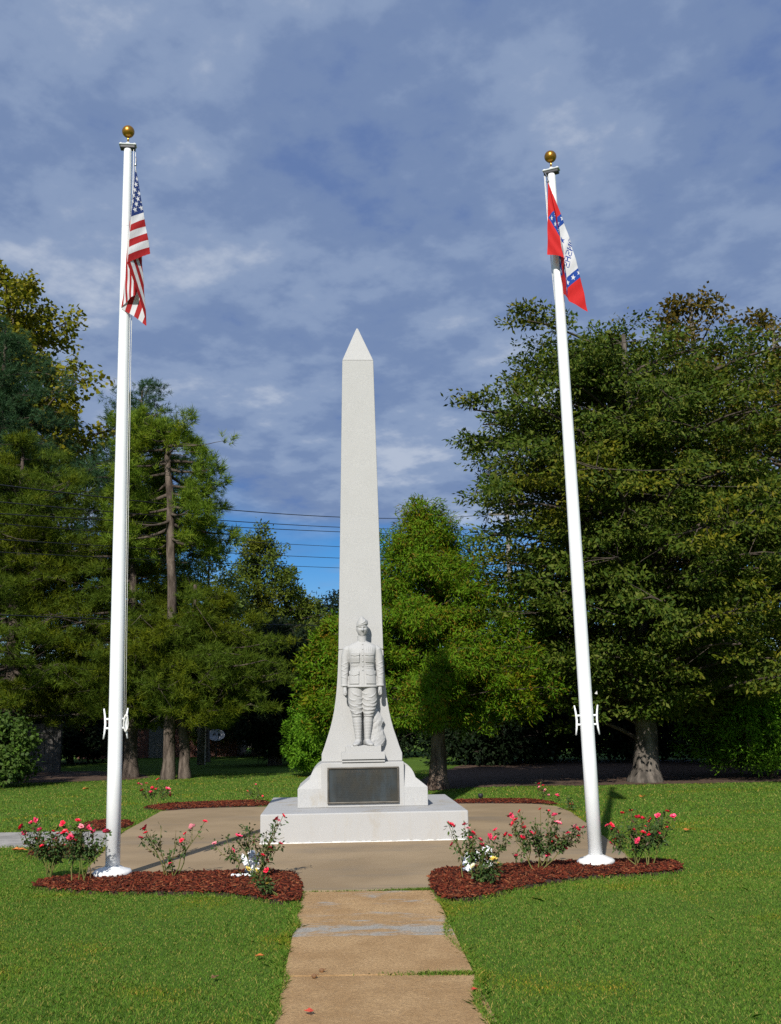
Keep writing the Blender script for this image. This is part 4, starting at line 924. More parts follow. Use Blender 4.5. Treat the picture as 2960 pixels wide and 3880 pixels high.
rose_bush('small yellow flowered rose stem at the front edge of the left bed', (-1.17, 10.33), [(-0.22, -0.08, 0.3), (-0.19, 0.02, 0.27), (-0.15, -0.05, 0.28), (-0.08, 0.05, 0.14), (-0.04, -0.05, 0.16)], 5, 2, 26, 2, BLOOMY, scale=0.8)
rose_bush('red rose bush nearest the path in the right bed, white figurines behind it', (0.79, 11.13), [(-0.25, -0.01, 0.6), (-0.22, -0.07, 0.59), (-0.08, 0.01, 0.58), (-0.06, -0.15, 0.56), (-0.01, -0.15, 0.51), (-0.21, 0.06, 0.38), (-0.03, 0.06, 0.44), (0.07, -0.01, 0.43), (0.1, 0.12, 0.36), (0.16, -0.14, 0.48), (0.24, 0.1, 0.51), (0.22, -0.16, 0.46), (0.36, 0.14, 0.46), (0.38, 0.01, 0.46), (-0.02, 0.01, 0.3), (0.18, 0.14, 0.22)], 6, 7, 24, 8, pale=0.1)
rose_bush('low yellow flowered rose plant at the foot of the red rose bush', (0.86, 10.82), [(0.15, 0.03, 0.23), (0.05, 0.03, 0.19), (0.1, -0.09, 0.29), (-0.1, -0.04, 0.22)], 7, 4, 44, 5, BLOOMY)
rose_bush('tall spreading red rose bush left of the right flagpole', (1.55, 11.79), [(-0.31, -0.19, 0.62), (-0.26, -0.15, 0.57), (-0.29, -0.14, 0.53), (-0.15, 0.1, 0.51), (-0.17, -0.17, 0.49), (-0.19, -0.11, 0.38), (-0.03, -0.04, 0.42), (-0.05, 0.1, 0.38), (0.2, 0.14, 0.59), (0.22, 0.04, 0.51), (0.38, -0.14, 0.49), (0.42, -0.02, 0.45), (0.5, 0.04, 0.46), (0.29, -0.2, 0.43), (0.19, 0.03, 0.36), (0.14, -0.08, 0.33), (0.24, 0, 0.29), (0.44, 0.03, 0.37), (0.11, 0.03, 0.39), (0.27, -0.02, 0.25), (0.1, -0.01, 0.19), (-0.27, -0.15, 0.2), (-0.1, -0.17, 0.44), (-0.2, -0.04, 0.65), (-0.29, -0.02, 0.6), (0.04, 0.07, 0.66), (0.11, -0.07, 0.65), (0.15, -0.21, 0.62), (0.21, -0.02, 0.52)], 8, 8, 26, 9, pale=0.15)
rose_bush('rounded red and pink rose bush right of the right flagpole', (2.66, 11.88), [(-0.2, -0.14, 0.61), (-0.06, 0.06, 0.62), (-0.02, -0.07, 0.56), (0.03, -0.08, 0.55), (0.11, 0.12, 0.44), (-0.07, -0.07, 0.43), (0.02, -0.09, 0.4), (0, -0.09, 0.36), (0.1, -0.04, 0.38), (-0.06, -0.19, 0.33), (-0.29, -0.02, 0.44), (-0.32, 0.12, 0.46), (-0.3, -0.01, 0.48), (-0.22, 0.06, 0.4), (-0.29, 0.13, 0.27), (-0.24, 0.09, 0.31), (-0.06, 0.06, 0.2), (0.15, 0.08, 0.52), (0.24, 0.09, 0.56), (0.29, -0.13, 0.62), (0.37, -0.04, 0.56), (0.29, -0.09, 0.45), (0.18, -0.12, 0.4), (0.28, -0.01, 0.34)], 9, 7, 34, 9)
rose_bush('rose bush behind the left flagpole at the back corner of the terrace', (-4.69, 21.14), [(-0.32, -0.1, 0.45), (-0.3, 0.01, 0.43), (-0.2, 0, 0.45), (-0.23, -0.18, 0.33), (-0.06, -0.05, 0.37), (-0.08, -0.07, 0.3), (0, 0.04, 0.33), (0.27, -0.19, 0.35), (0.3, -0.16, 0.29), (0.29, -0.03, 0.23), (0.05, -0.07, 0.53), (-0.12, 0.03, 0.27)], 10, 5, 16, 5, pale=0.1, scale=1.3)
rose_bush('thin nearly bare rose plant in the back mulch strip left of the plinth', (-2.74, 21.3), [(0, -0.1, 0.4), (0.14, -0.15, 0.18), (-0.19, 0.13, 0.26)], 11, 3, 12, 4, pale=0.6, scale=0.6)
rose_bush('thin rose plant with pale pink blooms in the back right mulch strip', (2.8, 20.69), [(-0.05, -0.13, 0.36), (-0.05, -0.16, 0.3), (0.03, -0.12, 0.33), (0.07, -0.09, 0.24), (0.12, -0.14, 0.15)], 12, 3, 10, 3, pale=0.9, scale=1.1)
rose_bush('stray rose sprig with red bloom on the right terrace edge', (3.05, 18.88), [(-0.22, -0.02, 0.27), (0.04, 0.13, 0.1)], 13, 2, 16, 3, pale=0.0, scale=1.5)

# ------------------------------------------------------------------ garden figurines: small white cherubs
def cherub(label, loc, rz, h, seed):
    root = empty('cherub_figurine', (*loc, 0.05), rz); tag(root, label, 'figurine', 'white garden figurines in the beds'); rg = np.random.default_rng(seed); k = h / 0.22
    b = MB()
    b.rings([[(x * k, y * k, z * k) for x, y, z in sring(a, c, yc, z, 18, 2.1)] for z, a, c, yc in ((0.0, 0.05, 0.055, 0), (0.03, 0.055, 0.06, 0), (0.07, 0.042, 0.045, 0.005), (0.105, 0.044, 0.036, 0.005), (0.13, 0.035, 0.028, 0.003), (0.142, 0.018, 0.018, 0)) ])
    b.ellip((0, -0.012 * k, 0.172 * k), (0.037 * k, 0.037 * k, 0.042 * k), 18, 12)
    b.ellip((0, -0.052 * k, 0.168 * k), (0.006 * k, 0.008 * k, 0.008 * k), 8, 6)
    for s in (-1, 1):
        b.ellip((s * 0.018 * k, -0.043 * k, 0.158 * k), (0.012 * k, 0.008 * k, 0.010 * k), 8, 6)
        b.tube([(s * 0.045 * k, 0, 0.12 * k), (s * 0.062 * k, -0.02 * k, 0.085 * k), (s * 0.03 * k, -0.055 * k, 0.10 * k), (s * 0.01 * k, -0.058 * k, 0.125 * k)], [0.015 * k, 0.014 * k, 0.012 * k, 0.009 * k], 8)
        b.tube([(s * 0.03 * k, 0.0, 0.04 * k), (s * 0.06 * k, -0.06 * k, 0.035 * k), (s * 0.05 * k, -0.03 * k, 0.012 * k), (s * 0.045 * k, 0.05 * k, 0.012 * k)], [0.028 * k, 0.024 * k, 0.018 * k, 0.012 * k], 8)
    for i in range(40):
        a = rg.uniform(0, 2 * math.pi); e = rg.uniform(0.1, 1.45); x, y, z = math.cos(a) * math.cos(e), math.sin(a) * math.cos(e), math.sin(e)
        if y < -0.55 and z < 0.6: continue
        b.ellip((x * 0.036 * k, (-0.010 + y * 0.036) * k, (0.176 + z * 0.040) * k), (0.012 * k,) * 3, 7, 5)
    remeshed(b, 'body', M_CHALK, 0.004 * k, 1, root)
    for s in (-1, 1):
        w = MB(); P = [(0.02, 0.035, 0.10), (0.05, 0.055, 0.165), (0.085, 0.06, 0.19), (0.095, 0.06, 0.15), (0.085, 0.06, 0.11), (0.065, 0.055, 0.075), (0.035, 0.045, 0.06)]
        n = len(P); V = [(s * x * k, (y + 0.006) * k, z * k) for x, y, z in P] + [(s * x * k, (y - 0.006) * k, z * k) for x, y, z in P]
        o = w.add(V, [tuple(range(n)), tuple(range(2 * n - 1, n - 1, -1))] + [(i, n + i, n + (i + 1) % n, (i + 1) % n) for i in range(n)]).build('wing', M_CHALK, root); fixnormals(o.data)
    return root
cherub('white cherub figurine half hidden by the rose bush in the left bed', (-1.555, 11.75), R(18), 0.24, 1)
cherub('shorter white cherub figurine in the right bed, the one nearer the path', (0.77, 11.6), R(-10), 0.20, 2)
cherub('taller white cherub figurine in the right bed, the one farther from the path', (0.97, 11.75), R(20), 0.25, 3)
ped_ = MB(); rg = np.random.default_rng(6)
ss = MB()
for i in range(7):
    a = i / 7 * 0.22; ss.ellip((-1.72 + a, 11.5 + 0.01 * rg.normal(), 0.072), (0.022, 0.03, 0.014 + 0.006 * rg.uniform()), 10, 6)
tag(ss.build('plaster_scroll', M_CHALK, None, True), 'low white plaster scroll lying in front of the left cherub', 'ornament')
sl = empty('garden_spotlight', (1.66, 20.95, 0.05)); tag(sl, 'small black spotlight in the back mulch strip right of the plinth', 'spotlight')
MB().tube([(0, 0, 0), (0, 0, 0.05)], 0.012, 8).build('stake', M_WIRE, sl)
MB().lathe([(0.03, 0.045), (0.045, 0.06), (0.05, 0.12), (0.044, 0.125)], 16).build('lamp_head', M_WIRE, sl, True)
MB().lathe([(0.04, 0.121), (0.04, 0.1235)], 16).build('lens', M_STEEL, sl)

def fallen_leaf(loc, s, rz, m, label, seed):
    rg = np.random.default_rng(seed); n = 12; V = [(0, 0, 0.012)]
    for i in range(n):
        a = 2 * math.pi * i / n; r = s * (0.5 + 0.32 * math.cos(a * 2.5) ** 2 + 0.1 * rg.uniform()); V.append((r * math.cos(a), r * math.sin(a) * 0.8, 0.012 + 0.3 * s * abs(math.sin(a)) * rg.uniform(0.5, 1.2)))
    V += [(x, y, z - 0.0025) for x, y, z in V]; k = n + 1; F = []
    for i in range(n):
        j = i % n + 1; q = (i + 1) % n + 1; F += [(0, j, q), (k, k + q, k + j), (j, k + j, k + q, q)]
    o = MB().add(V, F).build('fallen_leaf', m); o.location = (*loc, 0.022); o.rotation_euler.z = rz; tag(o, label, 'leaf', 'fallen leaves')
fallen_leaf((-0.98, 7.89), 0.042, 0.4, M_FALLEN[0], 'bright orange fallen leaf on the lawn left of the path', 1)
fallen_leaf((-1.2, 7.29), 0.042, 1.4, M_FALLEN[1], 'brown fallen leaf on the near lawn left of the path', 2)
fallen_leaf((-0.52, 6.45), 0.04, 2.4, M_FALLEN[2], 'red fallen leaf on the path slab near the bottom left', 3)
fallen_leaf((4.15, 15.41), 0.10, 0.9, M_FALLEN[0], 'curled orange fallen leaf on the lawn right of the terrace', 4)
fallen_leaf((-4.95, 14.3), 0.12, 0.2, M_FALLEN[0], 'tan fallen leaf beside the left side walk', 5)
fallen_leaf((0.47, 6.88), 0.03, 0.7, M_FALLEN[2], 'small red fallen leaf at the right edge of the path', 6)
fallen_leaf((4.9, 21.4), 0.10, 1.0, M_FALLEN[0], 'orange fallen leaf far across the right lawn', 7)
fallen_leaf((-7.6, 26.5), 0.12, 1.0, M_FALLEN[0], 'pale fallen leaf far across the left lawn', 8)
for (x, y, lab) in ((-0.51, 7.45, 'farther of two dark seed pods on the path slab'), (-0.55, 7.30, 'nearer of two dark seed pods on the path slab')):
    o = MB().ellip((0, 0, 0.016), (0.018, 0.014, 0.015), 10, 7).tube([(0.014, 0, 0.02), (0.03, 0.004, 0.026)], [0.004, 0.002], 5).build('seed_pod', M_FALLEN[1], None, True); o.location = (x, y, 0.012); tag(o, lab, 'seed pod', 'seed pods on the path')

# ------------------------------------------------------------------ trees
def batch_tubes(P0, P1, P2, r0, r1, m=4, ns=4):
    n = len(P0); t = np.linspace(0, 1, m)[None, :, None]
    P = (1 - t) ** 2 * P0[:, None] + 2 * t * (1 - t) * P1[:, None] + t ** 2 * P2[:, None]
    D = nrm(np.gradient(P, axis=1)); ref = np.where(np.abs(D[..., 2:3]) > 0.9, np.array([1.0, 0, 0]), np.array([0, 0, 1.0]))
    U = nrm(np.cross(ref, D)); Wv = np.cross(D, U)
    a = np.arange(ns) * 2 * np.pi / ns; r = (r0[:, None] * (1 - t[..., 0]) + r1[:, None] * t[..., 0])[..., None, None]
    V = P[:, :, None] + r * (U[:, :, None] * np.cos(a)[None, None, :, None] + Wv[:, :, None] * np.sin(a)[None, None, :, None])
    b = np.arange(n)[:, None, None] * m * ns + np.arange(m - 1)[None, :, None] * ns; j = np.arange(ns)[None, None, :]; k = (j + 1) % ns
    F = np.stack([b + j, b + k, b + ns + k, b + ns + j], -1).reshape(-1, 4)
    return V.reshape(-1, 3), F
def incull(x, y, z, boxes):          # parts of a crown that were pruned away
    r = np.zeros(len(x), bool)
    for b in (boxes if isinstance(boxes, list) else [boxes]): r |= (x > b[0]) & (x < b[1]) & (y > b[2]) & (y < b[3]) & (z > b[4]) & (z < b[5])
    return r
def tree(name, label, loc, trunk, prof, nl, nsub, nleaf, leaf, lmat, bmat, seed, style='leaf', up=0.4, cs=(0.6, 0.25), lump=0.22, shell=(0.5, 1.0), droop=0.0, flare=1.3, zbias=None, group=None, cat='tree', twig=0.35, limb_r=0.05, bare=0, spread=0.9, zmin=0.6, front=0.0, rootless=False, jit=0.0, cull=None):
    rg = np.random.default_rng(seed); root = empty(name, (loc[0], loc[1], 0.0)); tag(root, label, cat, group)
    zs = np.array([p[0] for p in prof]); rs_ = np.array([p[1] for p in prof])
    zg = np.linspace(zs[0], zs[-1], 200); wgt = np.interp(zg, zs, rs_) ** 1.15 + 0.05; cdf = np.cumsum(wgt); cdf /= cdf[-1]
    z = np.interp((np.arange(nl) + rg.uniform(0, 1, nl)) / nl, cdf, zg)
    an = (np.arange(nl) * 2.39996 + rg.normal(0, 0.35, nl)) % (2 * np.pi)
    ph = rg.uniform(0, 6.28, 6)
    def lumpf(a, zz): return 1 + lump * (0.5 * np.sin(2 * a + ph[0] + zz * 0.9) + 0.5 * np.sin(3 * a + ph[1] - zz * 1.3) + 0.4 * np.sin(5 * a + ph[2] + zz * 2.1) + 0.4 * np.sin(zz * 2.7 + ph[3])) 
    rr = np.interp(z, zs, rs_) * rg.uniform(shell[0], shell[1], nl) ** 0.6 * np.maximum(0.45, lumpf(an, z)) * (1 + jit * rg.normal(0, 1, nl).clip(-1, 1.0))
    rr = np.minimum(rr, 1.08 * np.interp(z, zs, rs_))
    A = np.stack([rr * np.cos(an), rr * np.sin(an), z + (jit * 1.2 * rg.normal(0, 1, nl) if jit else 0)], 1)
    if cull:
        gx, gy = A[:, 0] + loc[0], A[:, 1] + loc[1]; cm = ~incull(gx, gy, z, cull)
        A, z, an, rr = A[cm], z[cm], an[cm], rr[cm]; nl = len(z)
    tp = np.array([t[:3] for t in trunk], float); tr_ = [t[3] for t in trunk]
    tz = tp[:, 2]
    def trunk_at(q): return np.stack([np.interp(q, tz, tp[:, 0]), np.interp(q, tz, tp[:, 1]), q], 1)
    zst = np.clip(z - up * rr, max(zmin, 0.3), tz[-1] * 0.97); S = trunk_at(zst); A[:, :2] += trunk_at(np.clip(z, 0, tz[-1]))[:, :2]
    Mid = (S + A) / 2; Mid[:, 2] += (0.18 if up > 0 else -0.10) * rr * (1 if droop <= 0 else 0.6); Mid += rg.normal(0, 0.08, Mid.shape) * rr[:, None] * 0.6
    tk = MB(); n_ = len(tp); pts = []; rad = []
    for i in range(n_ - 1):
        for t in np.linspace(0, 1, 5)[:-1]:
            p = tp[i] * (1 - t) + tp[i + 1] * t; pts.append(p + np.array([rg.normal(0, 0.012), rg.normal(0, 0.012), 0])); rad.append(tr_[i] * (1 - t) + tr_[i + 1] * t)
    pts.append(tp[-1]); rad.append(tr_[-1])
    r0 = rad[0]
    if not rootless:
        pts = [np.array([pts[0][0], pts[0][1], -0.1]), np.array([pts[0][0], pts[0][1], 0.06])] + [p for p in pts if p[2] > 0.2]
        rad = [r0 * flare * 1.15, r0 * flare] + [r * (1 + (flare - 1) * 0.45 * max(0, 1 - q[2] / 0.9)) for q, r in zip(pts[2:], rad[-len(pts[2:]):])]
    tk.tube(pts, rad, 14); TV = np.array(tk.v); 
    lump_t = 1 + 0.07 * np.sin(np.arctan2(TV[:, 1], TV[:, 0]) * 5 + TV[:, 2] * 1.3); 
    cxy = np.stack([np.interp(TV[:, 2], tz, tp[:, 0]), np.interp(TV[:, 2], tz, tp[:, 1])], 1); TV[:, :2] = cxy + (TV[:, :2] - cxy) * lump_t[:, None]
    tme = MB(); tme.v = [tuple(v) for v in TV]; tme.f = tk.f
    trunk_o = tme.build('trunk', bmat, root, True)
    lr = limb_r * (0.4 + 0.9 * rr / (rs_.max() + 1e-6))
    V1, F1 = batch_tubes(S, Mid, A, lr, lr * 0.3, 7, 6)
    # sub-clusters along each limb
    t = rg.uniform(0.35, 1.08, (nl, nsub)); t[:, 0] = 1.0
    tt = t[..., None]; base = (1 - tt) ** 2 * S[:, None] + 2 * tt * (1 - tt) * Mid[:, None] + tt ** 2 * A[:, None]
    off = rg.normal(0, 1, (nl, nsub, 3)) * np.array([twig, twig, twig * 0.55]) * (0.35 + rr / rs_.max())[:, None, None]
    Cc = (base + off).reshape(-1, 3); Cc[:, 2] -= droop * rg.uniform(0, 1, len(Cc)); Bb = base.reshape(-1, 3)
    if cull:
        gx, gy, gz = Cc[:, 0] + loc[0], Cc[:, 1] + loc[1], Cc[:, 2]; cm = ~incull(gx, gy, gz, cull); Cc, Bb = Cc[cm], Bb[cm]
    keepc = Cc[:, 2] > max(0.25, zs[0] - 0.7); Cc, Bb = Cc[keepc], Bb[keepc]
    V2, F2 = batch_tubes(Bb, (Bb + Cc) / 2 + rg.normal(0, 0.05, Cc.shape), Cc, np.full(len(Cc), limb_r * 0.26), np.full(len(Cc), limb_r * 0.1), 3, 3)
    VV = [V1, V2]; FF = [F1, F2 + len(V1)]; oo = len(V1) + len(V2)
    if bare:
        k = rg.integers(0, len(Cc), bare); q0 = Bb[k]; dirn = nrm(rg.normal(0, 1, (bare, 3)) * np.array([1, 1, 0.5]) + np.array([0, -0.7, -0.25])); q2 = q0 + dirn * rg.uniform(0.4, 1.3, (bare, 1)); q1 = (q0 + q2) / 2 + rg.normal(0, 0.12, q0.shape)
        V3, F3 = batch_tubes(q0, q1, q2, np.full(bare, 0.014), np.full(bare, 0.005), 4, 3); VV.append(V3); FF.append(F3 + oo)
    obj('limbs', np_mesh('limbs', np.concatenate(VV), np.concatenate(FF), B_LIMB, True), root)
    nc = len(Cc); cnt = rg.poisson(nleaf, nc); ii = np.repeat(np.arange(nc), cnt); n = len(ii)
    axis = np.stack([np.interp(Cc[:, 2], tz, tp[:, 0]), np.interp(Cc[:, 2], tz, tp[:, 1])], 1)
    outw = nrm(np.c_[Cc[:, :2] - axis, np.zeros(nc)])
    o3 = nrm(rg.normal(0, 1, (n, 3))) * (rg.uniform(0, 1, n) ** 0.45)[:, None] * np.array([cs[0], cs[0], cs[1]]) * rg.uniform(0.7, 1.25, nc)[ii][:, None]
    P = Cc[ii] + o3; 
    if style == 'needle':
        nn_ = leaf[2]; d = nrm(nrm(o3) * 0.6 + outw[ii] * 0.8 + np.array([0, 0, 0.55]) + rg.normal(0, 0.35, (n, 3)))
        D = nrm(np.repeat(d, nn_, 0) * 0.75 + nrm(rg.normal(0, 1, (n * nn_, 3))) * spread); Pb = np.repeat(P, nn_, 0) + D * 0.01 + np.repeat(d, nn_, 0) * rg.uniform(-0.08, 0.06, (n * nn_, 1))
        l = leaf[0] * rg.uniform(0.7, 1.15, len(D))[:, None]; s = nrm(np.cross(D, rg.normal(0, 1, D.shape))) * leaf[1] * 0.5
        V = np.stack([Pb - s, Pb + s, Pb + D * l], 1).reshape(-1, 3); F = np.arange(len(V)).reshape(-1, 3)
    else:
        D = nrm(nrm(o3) * 0.5 + outw[ii] * 0.5 + rg.normal(0, 0.7, (n, 3)) + np.array([0, 0, -droop * 1.2 if style == 'spray' else -0.15]))
        N = nrm(rg.normal(0, 0.5, (n, 3)) + np.array([0, 0, 0.75]) + outw[ii] * 0.6 + nrm(o3) * 0.35)
        V, F = leaf_quads(P, D, N, leaf[0] * rg.uniform(0.6, 1.3, n), leaf[1] * rg.uniform(0.65, 1.3, n))
    obj('crown', np_mesh('crown', V, F, lmat), root)
    return root

# right: willow oak, the cedar behind the obelisk, bushes, gums behind
tree('oak_tree', 'large dark green spreading oak filling the right side', (6.15, 26.3), [(0, 0, 0, 0.29), (0.05, 0, 1.2, 0.26), (0.0, 0.1, 3.0, 0.24), (0.15, 0, 6.0, 0.17), (0.1, 0.1, 9.0, 0.12), (0.1, 0, 11.5, 0.05)],
     [(1.9, 3.9), (2.6, 4.7), (4.5, 4.8), (7, 4.6), (9, 4.5), (10.4, 4.1), (11.3, 3.2), (11.8, 1.6)], 185, 10, 120, (0.14, 0.062), L_OAK, B_OAK, 101, up=0.25, cs=(0.56, 0.16), lump=0.2, shell=(0.35, 1.0), flare=1.5, limb_r=0.05, twig=0.5, jit=0.05, cull=[(0, 20, 15, 24.8, 10.6, 15), (-5, 1.75, 10, 40, 0, 20), (-5, 2.5, 10, 40, 9.5, 20)])
tree('oak_tree', 'second dark green oak at the right edge beside the large one', (13.2, 27.5), [(0, 0, 0, 0.3), (0, 0, 4, 0.22), (0, 0.1, 9.0, 0.1), (0, 0, 11.0, 0.05)],
     [(2.6, 3.6), (4, 4.9), (7, 5.2), (9, 4.6), (10.6, 3.2), (11.6, 1.0)], 90, 9, 60, (0.14, 0.065), L_OAK, B_OAK, 102, up=0.32, cs=(0.62, 0.24), shell=(0.28, 1.05), limb_r=0.06, twig=0.42, jit=0.05)
tree('cedar_tree', 'yellow-green cedar with bare trunk right behind the obelisk', (1.0, 24.95), [(0, 0, 0, 0.21), (0.02, 0, 1.0, 0.17), (-0.05, 0, 3, 0.13), (-0.2, 0, 6.6, 0.03)],
     [(1.75, 2.4), (2.3, 3.0), (3.2, 2.7), (4.2, 2.0), (5.2, 1.5), (6.1, 0.95), (6.9, 0.25)], 175, 9, 125, (0.115, 0.027), L_CEDAR, B_CEDAR, 103, style='spray', up=0.15, cs=(0.30, 0.20), lump=0.10, shell=(0.35, 1.0), droop=0.25, flare=1.3, limb_r=0.018, twig=0.26, cull=(-9, -1.5, 15, 40, 0, 9))
tree('arborvitae_shrub', 'bright green arborvitae shrub left of the obelisk foot', (-2.35, 31.0), [(0, 0, 0, 0.06), (0, 0, 2.0, 0.02)],
     [(0.15, 0.55), (0.6, 0.78), (1.2, 0.74), (1.8, 0.5), (2.25, 0.15)], 90, 5, 70, (0.11, 0.03), L_ARB, B_CEDAR, 104, style='spray', up=0.5, cs=(0.14, 0.16), lump=0.08, shell=(0.5, 1.0), limb_r=0.012, twig=0.10, cat='shrub', zmin=0.1)
tree('cedar_tree', 'narrow yellow-green cedar seen just left of the obelisk', (-1.55, 27.8), [(0, 0, 0, 0.14), (0, 0, 4.0, 0.03)],
     [(1.6, 0.55), (2.3, 0.7), (3.3, 0.6), (4.0, 0.35), (4.3, 0.15)], 70, 8, 70, (0.14, 0.044), L_CEDAR, B_CEDAR, 105, style='spray', up=0.15, cs=(0.24, 0.2), lump=0.15, droop=0.2, limb_r=0.02, twig=0.18)
tree('arborvitae_shrub', 'wide green arborvitae bush at the right edge of the lawn', (9.7, 27.6), [(0, 0, 0, 0.08), (0, 0, 3.0, 0.02)],
     [(0.12, 1.5), (0.8, 1.9), (1.8, 1.75), (2.6, 1.2), (3.2, 0.4)], 130, 6, 62, (0.11, 0.034), L_ARB, B_CEDAR, 106, style='spray', up=0.4, cs=(0.22, 0.2), lump=0.15, shell=(0.55, 1.0), limb_r=0.015, twig=0.16, cat='shrub', zmin=0.1)
for i, (x, y, h, r, lab) in enumerate(((10.9, 35.5, 16.9, 3.4, 'brownish gum tree rising above the oak, the taller one'), (14.0, 36.0, 16.0, 3.2, 'brownish gum tree at the far right above the oak'), (8.4, 37, 14.2, 3.0, 'brownish gum tree half hidden behind the oak top'))):
    tree('gum_tree', lab, (x, y), [(0, 0, 0, 0.28), (0, 0, h * 0.5, 0.2), (0, 0, h * 0.97, 0.05)], [(h * .3, r * .8), (h * .5, r), (h * .72, r * .85), (h * .88, r * .5), (h, r * .22)], 70, 7, 40, (0.17, 0.12), L_GUM, B_OAK, 110 + i, up=0.9, cs=(0.5, 0.42), lump=0.3, shell=(0.3, 1.1), limb_r=0.05, twig=0.35, jit=0.12, group='gum trees behind the oak')

# left: pines
tree('pine_tree', 'tall long-needled pine with bare upper trunk right of the left flagpole', (-6.45, 30.6), [(0, 0, 0, 0.17), (0.02, 0, 2.0, 0.15), (-0.02, 0, 4.9, 0.135), (-0.1, -0.1, 8.0, 0.115), (-0.28, -0.1, 10.0, 0.09), (-1.0, 0, 10.55, 0.05)],
     [(6.6, 1.3), (7.3, 1.9), (8.6, 1.7), (9.6, 1.4), (10.5, 1.0), (11.0, 0.4)], 44, 7, 12, (0.24, 0.017, 18), L_PINE2, B_PINE, 120, style='needle', up=-0.15, cs=(0.28, 0.22), lump=0.2, shell=(0.55, 1.0), limb_r=0.05, twig=0.3, bare=10, spread=0.75, cull=(-7.1, -6.1, 25, 30.7, 3, 9.6))
tree('pine_tree', 'dark pine behind the left flagpole', (-7.85, 31.9), [(0, 0, 0, 0.20), (0, 0, 2.0, 0.17), (-0.1, 0, 6, 0.11), (-0.2, 0, 9.2, 0.04)],
     [(2.0, 2.4), (3.5, 2.8), (5.2, 2.5), (7.0, 1.7), (8.6, 0.9), (9.6, 0.3)], 85, 7, 24, (0.18, 0.016, 14), L_PINE, B_PINE, 121, style='needle', up=0.0, cs=(0.44, 0.16), lump=0.22, shell=(0.35, 1.1), limb_r=0.045, twig=0.36, bare=90, spread=0.8, cull=(-7.3, -5.6, 25, 31.0, 4.9, 13))
tree('pine_tree', 'crooked-trunked pine with low skirts, rightmost of the pine trunks', (-6.05, 30.9), [(0, 0, 0, 0.155), (-0.02, 0, 0.8, 0.14), (-0.12, 0, 1.6, 0.135), (0.05, 0, 2.6, 0.12), (0.2, 0, 4.2, 0.08), (0.2, 0, 5.6, 0.04)],
     [(1.8, 2.0), (2.6, 2.7), (3.6, 2.7), (4.4, 1.9), (5.4, 0.7)], 70, 7, 24, (0.18, 0.016, 14), L_PINE, B_PINE, 122, style='needle', up=0.0, cs=(0.44, 0.16), lump=0.18, shell=(0.4, 1.1), limb_r=0.035, twig=0.36, bare=60, spread=0.8, cull=(-7.3, -5.9, 25, 30.8, 4.6, 13))
tree('pine_tree', 'broad dark pine at the left edge, branches down to the shade', (-11.4, 31.5), [(0, 0, 0, 0.27), (0, 0, 4, 0.2), (0, 0, 10.0, 0.04)],
     [(1.9, 2.8), (3.5, 3.5), (6, 3.4), (8.0, 2.4), (9.6, 1.2), (10.6, 0.3)], 105, 7, 24, (0.18, 0.016, 14), L_PINE, B_PINE, 123, style='needle', up=0.0, cs=(0.44, 0.16), lump=0.2, shell=(0.35, 1.1), limb_r=0.045, twig=0.36, bare=110, spread=0.8)
tree('pine_tree', 'sparse-topped pine showing just right of the left flagpole head height', (-9.2, 37), [(0, 0, 0, 0.25), (0, 0, 6, 0.18), (0.1, 0, 13.6, 0.03)],
     [(6, 2.2), (8, 2.4), (10.5, 2.0), (12.5, 1.2), (14.2, 0.3)], 80, 7, 11, (0.18, 0.018, 13), L_WPINE, B_PINE, 124, style='needle', up=0.1, cs=(0.36, 0.2), lump=0.25, shell=(0.4, 1.2), limb_r=0.04, twig=0.36, spread=0.8)
tree('white_pine_tree', 'blue-green white pine at the upper left edge', (-13.7, 35.5), [(0, 0, 0, 0.3), (0, 0, 8, 0.2), (0, 0, 15.6, 0.03)],
     [(5, 3.2), (8, 3.1), (11, 2.5), (13.5, 1.6), (15.2, 0.8), (16.0, 0.2)], 110, 7, 22, (0.18, 0.018, 13), L_WPINE, B_PINE, 125, style='needle', up=0.12, cs=(0.45, 0.26), lump=0.2, shell=(0.4, 1.05), limb_r=0.045, twig=0.4, spread=0.8)
tree('sycamore_tree', 'tall yellowing sycamore rising behind the pines on the left', (-16.8, 43), [(0, 0, 0, 0.4), (0, 0, 8, 0.3), (0.4, 0, 16, 0.15), (0.5, 0, 20.5, 0.04)],
     [(8, 3.8), (12, 4.8), (15.5, 4.3), (18.2, 2.6), (20.2, 1.9), (21.2, 0.9)], 110, 7, 44, (0.22, 0.19), L_SYC, B_OAK, 126, up=0.7, cs=(0.6, 0.5), lump=0.3, shell=(0.35, 1.05), limb_r=0.07, twig=0.45, jit=0.08)
# middle distance
tree('juniper_tree', 'dark conical juniper in the middle distance left of the obelisk', (-6.1, 48), [(0, 0, 0, 0.25), (0, 0, 9.8, 0.04)],
     [(0.8, 3.2), (3, 3.5), (5.5, 3.1), (7.5, 2.2), (9.4, 1.0), (10.7, 0.2)], 150, 8, 46, (0.18, 0.075), L_MID, B_CEDAR, 130, style='spray', up=0.4, cs=(0.4, 0.34), lump=0.15, shell=(0.4, 1.0), limb_r=0.03, twig=0.3)
tree('juniper_tree', 'second dark juniper, lower and nearer the obelisk', (-4.4, 49.5), [(0, 0, 0, 0.25), (0, 0, 6.8, 0.04)],
     [(0.6, 2.2), (2.5, 2.5), (4.5, 2.1), (6.2, 1.2), (7.6, 0.2)], 110, 8, 42, (0.18, 0.075), L_MID, B_CEDAR, 131, style='spray', up=0.4, cs=(0.38, 0.32), lump=0.15, shell=(0.4, 1.0), limb_r=0.03, twig=0.3)
